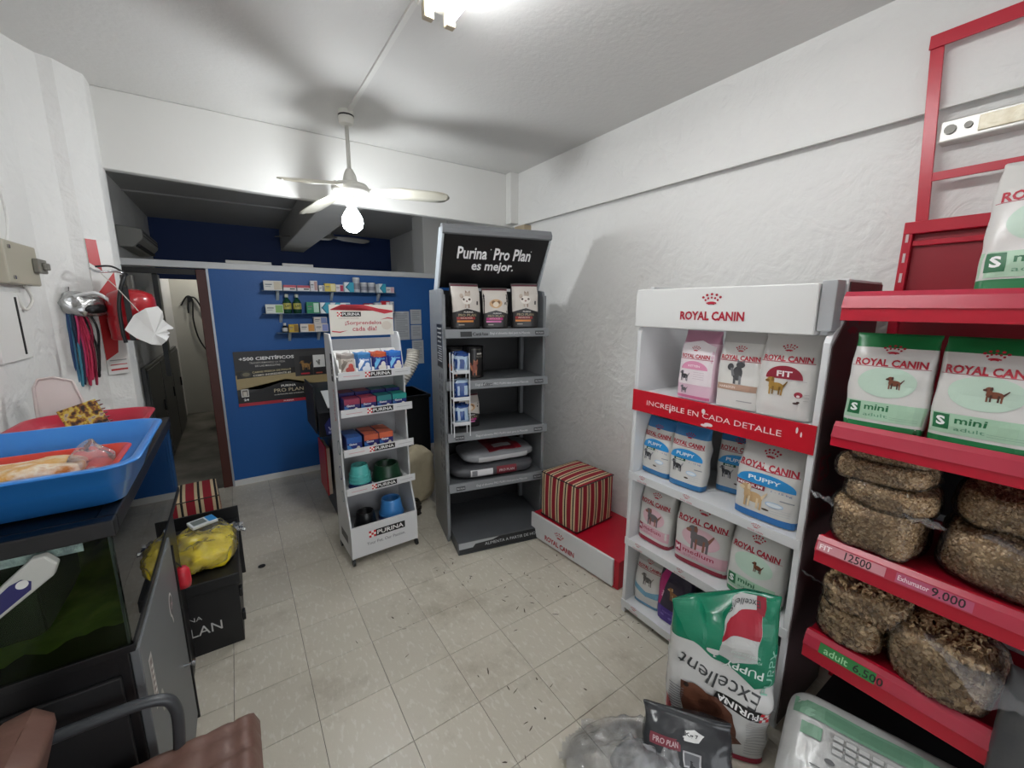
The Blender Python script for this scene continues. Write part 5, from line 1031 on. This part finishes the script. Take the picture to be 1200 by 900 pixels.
# big bag lying under the shelf
Wb, Hb = .62, .44
t = thing('food_bag', 'large white bag with green band and feeding table lying below the red shelves', 'bag', (1.60, .18, .10), -76, rx=28)
d_ = .13
def fb_(a, b):
    c = abs(math.cos(b))**.35 if abs(math.cos(b)) > 1e-6 else 0; z = sgnp(math.sin(b), .8)
    v = Vector((Wb/2*c*sgnp(math.cos(a), .25), Hb/2*c*sgnp(math.sin(a), .25), d_/2*(z+1))); q = noise.noise(Vector((v.x*6, v.y*6, 3)))*.010+abs(noise.noise(Vector((v.x*14, v.y*5, 9))))*.008; v.z += q*(1 if z > 0 else 0); return v
obj('bag_body', blob(fb_, 96, 60), mat('bag_white_sheen', '#b9bab8', .3, bump=.004, bscale=14, coat=.15), t, smooth=True)
def Sb(x, y, e):
    k = min(.96, (abs(x/(Wb/2))**5+abs(y/(Hb/2))**5)**.2); zz = (1-k**5.7)**.4; q = noise.noise(Vector((x*6, y*6, 3)))*.010+abs(noise.noise(Vector((x*14, y*5, 9))))*.008
    return (x, y, d_/2*(zz+1)+q+e+.007)
it = [Rc(-.29, .12, .29, .175, '#6f9a80'), Rc(-.20, .13, .05, .165, '#5d8a70'), Rc(-.26, .06, -.20, .10, '#7aa58a')]
for r in range(3):
    for c in range(12): it.append(Rc(-.17+.034*c, .045+.021*r, -.17+.034*c+.03, .045+.021*r+.017, '#9a9d9c')); it.append(Rc(-.168+.034*c, .047+.021*r, -.168+.034*c+.026, .047+.021*r+.013, '#c3c4c2'))
it += [Rc(-.22, -.02, .20, -.016, '#6d6f70'), Rc(-.22, -.045+.0, .20, -.042, '#6d6f70'), Rc(-.20, -.12, -.12, -.07, '#d9d9d7')]+[Rc(-.195+.0065*k, -.115, -.192+.0065*k, -.075, '#2c2c2e') for k in range(11)]
it += [Rc(-.08, -.075-.012*k, .10-.02*(k % 3), -.071-.012*k, '#8b8d8e') for k in range(7)]+[Rc(.13, -.03-.012*k, .27, -.026-.012*k, '#8b8d8e') for k in range(12)]+[El(-.17+.05*k, .015, .014, .008, '#5f6162') for k in range(9)]
prints(t, it, Sb, step=.015, name='printed_back', eps=.0012)

# ======================= FISH TANK AND CABINET =======================
BLK = mat('tank_black', '#0e0e10', .4, bump=.0005, bscale=90)
CB = thing('tank_cabinet', 'black cabinet with grey side door carrying the fish tank by the left wall', 'cabinet', (0, 0, 0))
obj('cabinet_body', B((-.725, 1.30, .02, -.305, 1.94, .85), (-.725, 1.94, .02, -.33, 2.31, .85)), BLK, CB, bevel=.004)
obj('front_panel', B((-.71, 1.288, .06, -.325, 1.30, .79)), mat('cabinet_black_matt', '#141416', .6), CB, bevel=.003)
dr = obj('side_door', B((-.305, 1.305, .03, -.285, 1.935, .845)), mat('grey_laminate', '#65686a', .45, var=.08, vscale=3), CB, bevel=.003)
obj('knob', lathe([(.006, 0), (.005, .02), (.012, .025), (.012, .035), (0, .037)], 14), CHROME, dr); k_ = [o for o in dr.children if o.name.startswith('knob')][0]; k_.location = (-.285, 1.82, .36); k_.rotation_euler = (0, PI/2, 0)
Sd = lambda y, z, e: (-.2845+e, y, z)
prints(dr, [Rc(1.36, .60, 1.40, .76, '#c9c6c2'), Rc(1.368, .61, 1.392, .75, '#7d6f6c')]+[Rc(1.372, .62+.02*k, 1.388, .63+.02*k, '#e6e3e0') for k in range(6)]+[El(1.44, .56, .02, .035, '#a9a7a2')], Sd, name='sticker')
prints(dr, [El(1.76, .665, .035, .045, '#e2dedb'), Pl([(1.73, .655), (1.76, .59), (1.79, .655)], '#e2dedb'), El(1.76, .665, .027, .036, '#5d5658'), Pl([(1.738, .655), (1.76, .605), (1.782, .655)], '#5d5658'), T_('ON', 1.76, .665, .035, .025, '#c9a5a8', .02)], Sd, name='sticker')
obj('open_flap', B((-.305, 1.945, .0, -.280, 1.955, .80), (-.325, 1.955, .0, -.315, 2.31, .84)), BLK, CB, bevel=.002)
t = thing('red_stopper', 'small red plastic cap behind the grey cabinet door under the fish tank', 'cap', (-.268, 1.975, .60)); obj('cap', lathe([(.022, 0), (.026, .02), (.024, .07), (.015, .085), (0, .088)], 20), mat('red_plastic', '#c22433', .35), t, smooth=True); obj('hanger', tube([(0, 0, .085), (-.02, 0, .12), (-.05, 0, .13)], .003), BLACKP, t)
TK = thing('fish_tank', 'glass fish tank with murky water and green algae under the blue tub', 'fish tank', (0, 0, 0))
x0, x1, y0, y1, zb_, zt = -.722, -.292, 1.29, 2.40, .852, 1.215
obj('bottom_frame', B((x0, y0-.003, zb_, x1+.003, y0+.012, zb_+.02), (x0, y1-.012, zb_, x1+.003, y1, zb_+.02), (x1-.012, y0, zb_, x1+.003, y1, zb_+.02), (x0, y0, zb_, x0+.012, y1, zb_+.02), (x0, y0, zb_, x1, y1, zb_+.008)), BLK, TK, bevel=.001)
hood = obj('hood', B((x0-.002, y0-.008, zt-.042, x1+.008, y0+.03, zt), (x0-.002, y1-.03, zt-.042, x1+.008, y1+.006, zt), (x0-.002, y0+.03, zt-.042, x0+.03, y1-.03, zt), (x1-.03, y0+.03, zt-.042, x1+.008, y1-.03, zt), (x0+.03, y0+.03, zt-.03, x1-.03, y1-.03, zt)), BLK, TK, bevel=.004)
glassm = film('tank_glass', tint=(.86, .93, .88), haze=.0, gloss=.42, rough=.0, bump=0)
glassf = film('tank_glass_front', tint=(.86, .93, .88), haze=.0, gloss=.16, rough=.0, bump=0)
wnode = glassm
for nm, b in (('glass_front', (x0, y0, zb_+.012, x1, y0+.005, zt-.03)), ('glass_side', (x1-.005, y0+.005, zb_+.012, x1, y1-.005, zt-.03)), ('glass_back', (x0, y1-.005, zb_+.012, x1, y1, zt-.03))):
    obj(nm, B(b), glassf if nm == 'glass_front' else glassm, TK)
obj('corner_seal', B((x1-.010, y0+.005, zb_+.02, x1-.005, y0+.010, zt-.04), (x1-.010, y1-.010, zb_+.02, x1-.005, y1-.005, zt-.04)), mat('silicone', '#2c302d', .4), TK)
ALG = ramp_mat('algae_green', [(.3, '#56622a'), (.5, '#93a54e'), (.62, '#b3bd62'), (.78, '#ccd08c')], 7, .9, bump=.004)
obj('algae_back_wall', B((x0+.001, y0+.01, zb_+.02, x0+.006, y1-.01, zt-.05), (x0+.006, y1-.02, zb_+.02, x1-.02, y1-.012, zt-.05)), ALG, TK)
bm = bmesh.new(); n = 24; g = [[bm.verts.new((x0+.012+(x1-x0-.025)*i/n, y0+.012+(y1-y0-.025)*j/n, zb_+.035+.05*(i/n)*(1-.6*j/n)+.02*noise.noise(Vector((i*.4, j*.4, 1))))) for j in range(n+1)] for i in range(n+1)]
for i in range(n):
    for j in range(n): bm.faces.new([g[i][j], g[i+1][j], g[i+1][j+1], g[i][j+1]])
bmesh.ops.solidify(bm, geom=bm.faces[:], thickness=-.02)
o = obj('gravel', bm, ALG, TK, smooth=True); o['kind'] = 'stuff'
obj('filter_box', B((x0+.03, y0+.10, zb_+.05, x0+.26, y0+.40, zt-.08)), mat('dark_filter', '#141512', .8), TK, bevel=.01)
obj('algae_patch', B((x1-.0065, y0+.62, zb_+.03, x1-.0055, y0+.68, zt-.09), (x1-.0065, y0+.2, zb_+.02, x1-.0055, y1-.02, zb_+.055)), ramp_mat('algae_scum', [(.35, '#4b5238'), (.65, '#8f9278')], 14, .8), TK)
wm = film('murky_water', tint=(.93, .96, .82), haze=.04, gloss=.05, rough=.05, bump=.0, dcol=(.16, .19, .05))
obj('water', B((x0+.007, y0+.0055, zb_+.02, x1-.0075, y1-.0055, zt-.085)), wm, TK)
obj('reflection_strip', B((-.60, y0+.0052, zt-.066, -.345, y0+.0056, zt-.046)), ramp_mat('painted_reflection', [(.4, '#8d8c98'), (.6, '#c9c8d2')], 30, .5), TK)  # pale mottled strip stands in for a reflection in the front glass
# magnetic cleaner
t = thing('glass_cleaner', 'white and navy magnetic glass cleaner stuck slanting on the fish tank front', 'cleaner', (-.455, 1.278, 1.10), 0, ry=-40)
obj('shell', prism([(-.085, -.02), (.06, -.026), (.085, -.012), (.088, .018), (.07, .03), (-.085, .022)], -.012, .012, 'y'), mat('cleaner_white', '#b9bbb4', .4), t, bevel=.004)
prints(t, [Pl([(-.08, -.014), (.02, -.017), (.035, -.004), (.03, .012), (.01, .018), (-.08, .013)], '#23235e'), El(.022, .003, .011, .009, '#d9dad6')], lambda x, y, e: (x, -.0125-e, y))
# ======================= ON THE TANK =======================
def tub(name, lab, loc, rx0, rx1, ry0, ry1, bx0, bx1, by0, by1, h_, mt, rim=.014, cat='tub', cr_=.06, rz=0):
    t = thing(name, lab, cat, loc, rz)
    def ring(x0, x1, y0, y1, z, r, n=7):
        pts = []
        for cx, cy, a0 in ((x1-r, y1-r, 0), (x0+r, y1-r, 90), (x0+r, y0+r, 180), (x1-r, y0+r, 270)):
            for k in range(n): a = R(a0+90*k/(n-1)); pts.append((cx+r*math.cos(a), cy+r*math.sin(a), z))
        return pts
    def lerp(k, z, g=0): return ring(bx0+(rx0-bx0)*k+g, bx1+(rx1-bx1)*k-g, by0+(ry0-by0)*k+g, by1+(ry1-by1)*k-g, z, cr_*(.7+.3*k))
    L_ = [lerp(0, .004, .006), lerp(0, .0), lerp(.12, h_*.04), lerp(.55, h_*.5), lerp(.57, h_*.52, -.003), lerp(.97, h_*.97), ring(rx0-rim, rx1+rim, ry0-rim, ry1+rim, h_*.965, cr_+rim), ring(rx0-rim, rx1+rim, ry0-rim, ry1+rim, h_*.995, cr_+rim), ring(rx0-rim*.6, rx1+rim*.6, ry0-rim*.6, ry1+rim*.6, h_, cr_+rim*.6), lerp(1, h_, .004), lerp(.6, h_*.6, .005), lerp(.15, h_*.06, .006)]
    bm = bmesh.new(); RV = [[bm.verts.new(p) for p in l] for l in L_]; n = len(RV[0])
    for a, b in zip(RV[1:], RV[2:]):
        for i in range(n): bm.faces.new([a[i], a[(i+1) % n], b[(i+1) % n], b[i]])
    bm.faces.new(RV[1][::-1]); bm.faces.new(RV[-1]); bmesh.ops.delete(bm, geom=RV[0], context='VERTS')
    obj('tub_body', bm, mt, t, smooth=True); return t
tub('blue_tub', 'large light blue plastic tub standing on top of the fish tank', (0, 0, 1.219), -.715, -.235, 1.262, 1.755, -.66, -.285, 1.39, 1.72, .135, mat('blue_plastic', '#2f7fcf', .32, coat=.2), cr_=.06)
tub('red_tray', 'orange-red plastic tray sitting inside the blue tub', (0, 0, 1.232), -.66, -.30, 1.40, 1.66, -.62, -.34, 1.43, 1.62, .075, mat('orange_red_plastic', '#c93a28', .35), .01, 'tray', .035)
tub('red_basin', 'crimson basin behind the blue tub, only its rim showing', (0, 0, 1.218), -.66, -.31, 1.90, 2.25, -.6, -.36, 1.95, 2.2, .085, mat('crimson_plastic', '#b3203a', .35), .012, 'basin', .08)
t = thing('snack_packet', 'orange and white packet lying in the red tray inside the blue tub', 'packet', (-.50, 1.50, 1.275), 8)
obj('packet_body', lump(.27, .14, .045, .5, .008, 18, 6), ramp_mat('packet_print', [(.35, '#d9c9a8'), (.5, '#cf9a45'), (.6, '#e3d8c4'), (.7, '#b5702a')], 14, .4, bump=.002), t, smooth=True)
t = thing('clear_pouch', 'crumpled clear pouch standing in the red tray beside the orange packet', 'plastic bag', (-.345, 1.50, 1.27), 20)
obj('film_body', lump(.09, .05, .10, .9, .022, 16, 9, .5), film('pouch_film', (1, .93, .92), .18, .35, .1, .006, 30), t, smooth=True)
t = thing('plastic_sheet', 'frosted white plastic lid leaning on the left wall behind the blue tub', 'lid', (-.60, 2.285, 1.219), 8, rx=-8)
bm = prism([(-.06, 0), (.075, 0), (.068, .13), (.05, .205), (.0, .225), (-.04, .22), (-.055, .19)], 0, .006, 'y'); obj('sheet', bm, mat('frosted_plastic', '#d9cfcb', .3, coat=.2), t, bevel=.002)
obj('rim', tube([(-.06, -.002, 0), (-.055, -.002, .19), (-.04, -.002, .22), (0, -.002, .225), (.05, -.002, .205), (.068, -.002, .13), (.075, -.002, 0)], .005), mat('frosted_plastic', '#d9cfcb'), t)
t = thing('spiral_notebook', 'spiral notebook with a busy yellow and brown cover behind the blue tub', 'notebook', (-.475, 2.10, 1.24), 10, ry=-18, rx=-18)
obj('cover', B((-.05, 0, .02, .06, .008, .125)), ramp_mat('comic_cover', [(.38, '#23201c'), (.48, '#8a5a2c'), (.55, '#d6c040'), (.64, '#b8b0a0'), (.72, '#5a2f22')], 42, .35, detail=3, bump=0), t, bevel=.001)
for k in range(6): obj('ring', tube([(.06+.010*math.cos(a/8*2*PI), .004+.010*math.sin(a/8*2*PI), .03+.017*k) for a in range(9)], .0015, 5), CHROME, t)
# ======================= CRATES, YELLOW BAG =======================
t = thing('black_crate', 'black cardboard display crate with white PRO PLAN lettering beside the fish tank', 'crate', (-.52, 2.32, 0))
cb = mat('crate_black', '#131315', .5)
bx = obj('crate_body', B((0, .01, 0, .41, .64, .345)), cb, t, bevel=.003)
obj('crate_lid', B((-.008, -.004, .335, .422, .66, .395)), cb, t, bevel=.004)
for z in (.10, .24): obj('clasp', B((.41, .03, z, .425, .07, z+.045)), BLACKP, t, bevel=.003)
prints(bx, [T_('PRO PLAN', .165, .135, .32, .05, '#c9c9c7', .0), T_('PURINA', .185, .205, .13, .022, '#c9c9c7', .0)], lambda x, y, e: (x, .0095-e, y))
t = thing('lid_flap', 'black cardboard back board upright behind the yellow bag', 'board', (-.52, 2.985, .0)); obj('board', B((0, 0, 0, .43, .012, .47)), cb, t, bevel=.002)
t = thing('yellow_bag', 'clear plastic bag with bright yellow contents on top of the black crate', 'bag', (-.235, 2.56, .397), 4)
obj('yellow_contents', lump(.23, .36, .115, .6, .030, 13, 14), mat('yellow_cloth', '#e6cf1c', .6, bump=.006, bscale=20, var=.15), t, smooth=True)
obj('clear_skin', lump(.25, .40, .14, .65, .034, 13, 15, nu=70, nv=44), film('yellow_film', (1, 1, .92), .07, .3, .12, .008, 24), t, smooth=True)
bm = bmesh.new(); n = 14; g = [[bm.verts.new((.02+.16*i/n+.02*noise.noise(Vector((i*.5, j*.3, 3))), .07+.10*(j/n)*(.6+.4*i/n), .09+.035*noise.noise(Vector((i*.45, j*.6, 8)))-.03*(i/n)**2)) for j in range(n+1)] for i in range(n+1)]
for i in range(n):
    for j in range(n): bm.faces.new([g[i][j], g[i+1][j], g[i+1][j+1], g[i][j+1]])
obj('bag_handle', bm, film('film_flap2', haze=.3, gloss=.35, rough=.12, bump=.01, bscale=25), t, smooth=True)
t = thing('blue_device_box', 'small white and blue box lying on the yellow bag', 'box', (-.285, 2.60, .545), 24, rx=4); obj('box_body', B((0, 0, 0, .12, .075, .018)), flat('#d3d8dc'), t, bevel=.003)
prints(t, [Rc(.01, .01, .072, .062, '#6f7674'), Rc(.08, .004, .118, .07, '#2e86c4')], lambda x, y, e: (x, y, .0185+e))
# ======================= CHAIR =======================
CH = thing('quilted_chair', 'brown quilted salon chair with grey tube armrest at the bottom left corner', 'chair', (-.36, .98, 0))
LE = mat('brown_leatherette', '#6f5248', .45, bump=.001, bscale=60, var=.08)
def quilt(name, sx, sy, th, cell, loc, ry=0, lab=None, rz=0):
    """quilted pad: every padded square bulges between the seams"""
    bm = bmesh.new(); nx = int(sx/.012); ny = int(sy/.012); tops = []; bots = []
    for i in range(nx+1):
        a = []; b = []
        for j in range(ny+1):
            x = sx*(i/nx-.5); y = sy*(j/ny-.5); ed = min(1, min(sx/2-abs(x), sy/2-abs(y))/.03); ed = max(0, ed)
            q = (abs(math.sin(PI*(x+sx/2)/cell))*abs(math.sin(PI*(y+sy/2)/cell)))**.22
            z = th*.5*math.sqrt(max(0, 1-(1-ed)**2))+.015*q*ed+.003*noise.noise(Vector((x*20, y*20, 1)))
            a.append(bm.verts.new((x, y, z))); b.append(bm.verts.new((x, y, -th*.5*math.sqrt(max(0, 1-(1-ed)**2)))))
        tops.append(a); bots.append(b)
    for i in range(nx):
        for j in range(ny):
            bm.faces.new([tops[i][j], tops[i+1][j], tops[i+1][j+1], tops[i][j+1]]); bm.faces.new([bots[i][j], bots[i][j+1], bots[i+1][j+1], bots[i+1][j]])
    bmesh.ops.remove_doubles(bm, verts=bm.verts, dist=.0001)
    o = obj(name, bm, LE, CH, smooth=True); o.location = loc; o.rotation_euler = (0, R(ry), R(rz)); return o
quilt('seat', .44, .50, .11, .063, (.09, .035, .50))
quilt('backrest', .60, .50, .09, .07, (-.165, -.03, .57), -74)
ar = mat('arm_grey', '#3d4043', .35)
for yy in (.262, -.27):
    obj('armrest', tube(smoothpath([(-.20, yy, .73), (-.02, yy, .735), (.10, yy, .725), (.135, yy, .68), (.13, yy, .56), (.11, yy, .43)]), .014, 12), ar, CH, smooth=True)
obj('post', cyl((.05, 0, .05), (.05, 0, .42), .035, 20), CHROME, CH, smooth=True)
obj('base', lathe([(.22, 0), (.22, .02), (.06, .05), (0, .055)], 32, o=(.05, 0, 0)), CHROME, CH, smooth=True)
# unseen bulb added behind the lintel to brighten the storeroom
t = thing('storeroom_fill_lamp', 'bare bulb on the storeroom ceiling, hidden above the doorway', 'ceiling light', (.0, 7.9, 2.8))
obj('cord', cyl((0, 0, 0), (0, 0, -.12), .005, 8), BLACKP, t); obj('bulb', lathe([(0, -.12), (.03, -.14), (.04, -.18), (.03, -.21), (0, -.22)], 16), emitter('store_fill_glow', (1, .96, .86), 170), t, smooth=True)
# dirt marks on the floor tiles: droppings of dust, a rubber cap
t = thing('floor_plug', 'small dark round plug set in the floor tiles near the black crates', 'plug', (-.0, 3.0, .0005)); obj('disc', lathe([(.022, 0), (.022, .002), (0, .003)], 20), DARK, t)
bm = bmesh.new(); rnd = random.Random(5)
for cx, cy, n, sp in ((1.55, 1.75, 26, .16), (1.25, 1.95, 18, .14), (.92, 1.20, 14, .10), (1.70, 1.30, 16, .08), (.70, 2.0, 10, .15), (.95, 2.2, 12, .12)):
    for _ in range(n):
        x, y = rnd.gauss(cx, sp), rnd.gauss(cy, sp); a = rnd.uniform(0, PI); l = rnd.uniform(.003, .022); w_ = rnd.uniform(.001, .004); c, q = math.cos(a), math.sin(a)
        vv = [bm.verts.new((x+u*c*l-v*q*w_, y+u*q*l+v*c*w_, .0006)) for u, v in ((-1, -.3), (0, -1), (1, -.2), (.8, .6), (-.5, 1))]; bm.faces.new(vv)
o = obj('dirt_specks', bm, mat('dirt', '#4a3f34', .8), None, kind='stuff'); o['label'] = 'scattered dark dirt specks and scuffs on the beige floor tiles'; o['category'] = 'dirt'
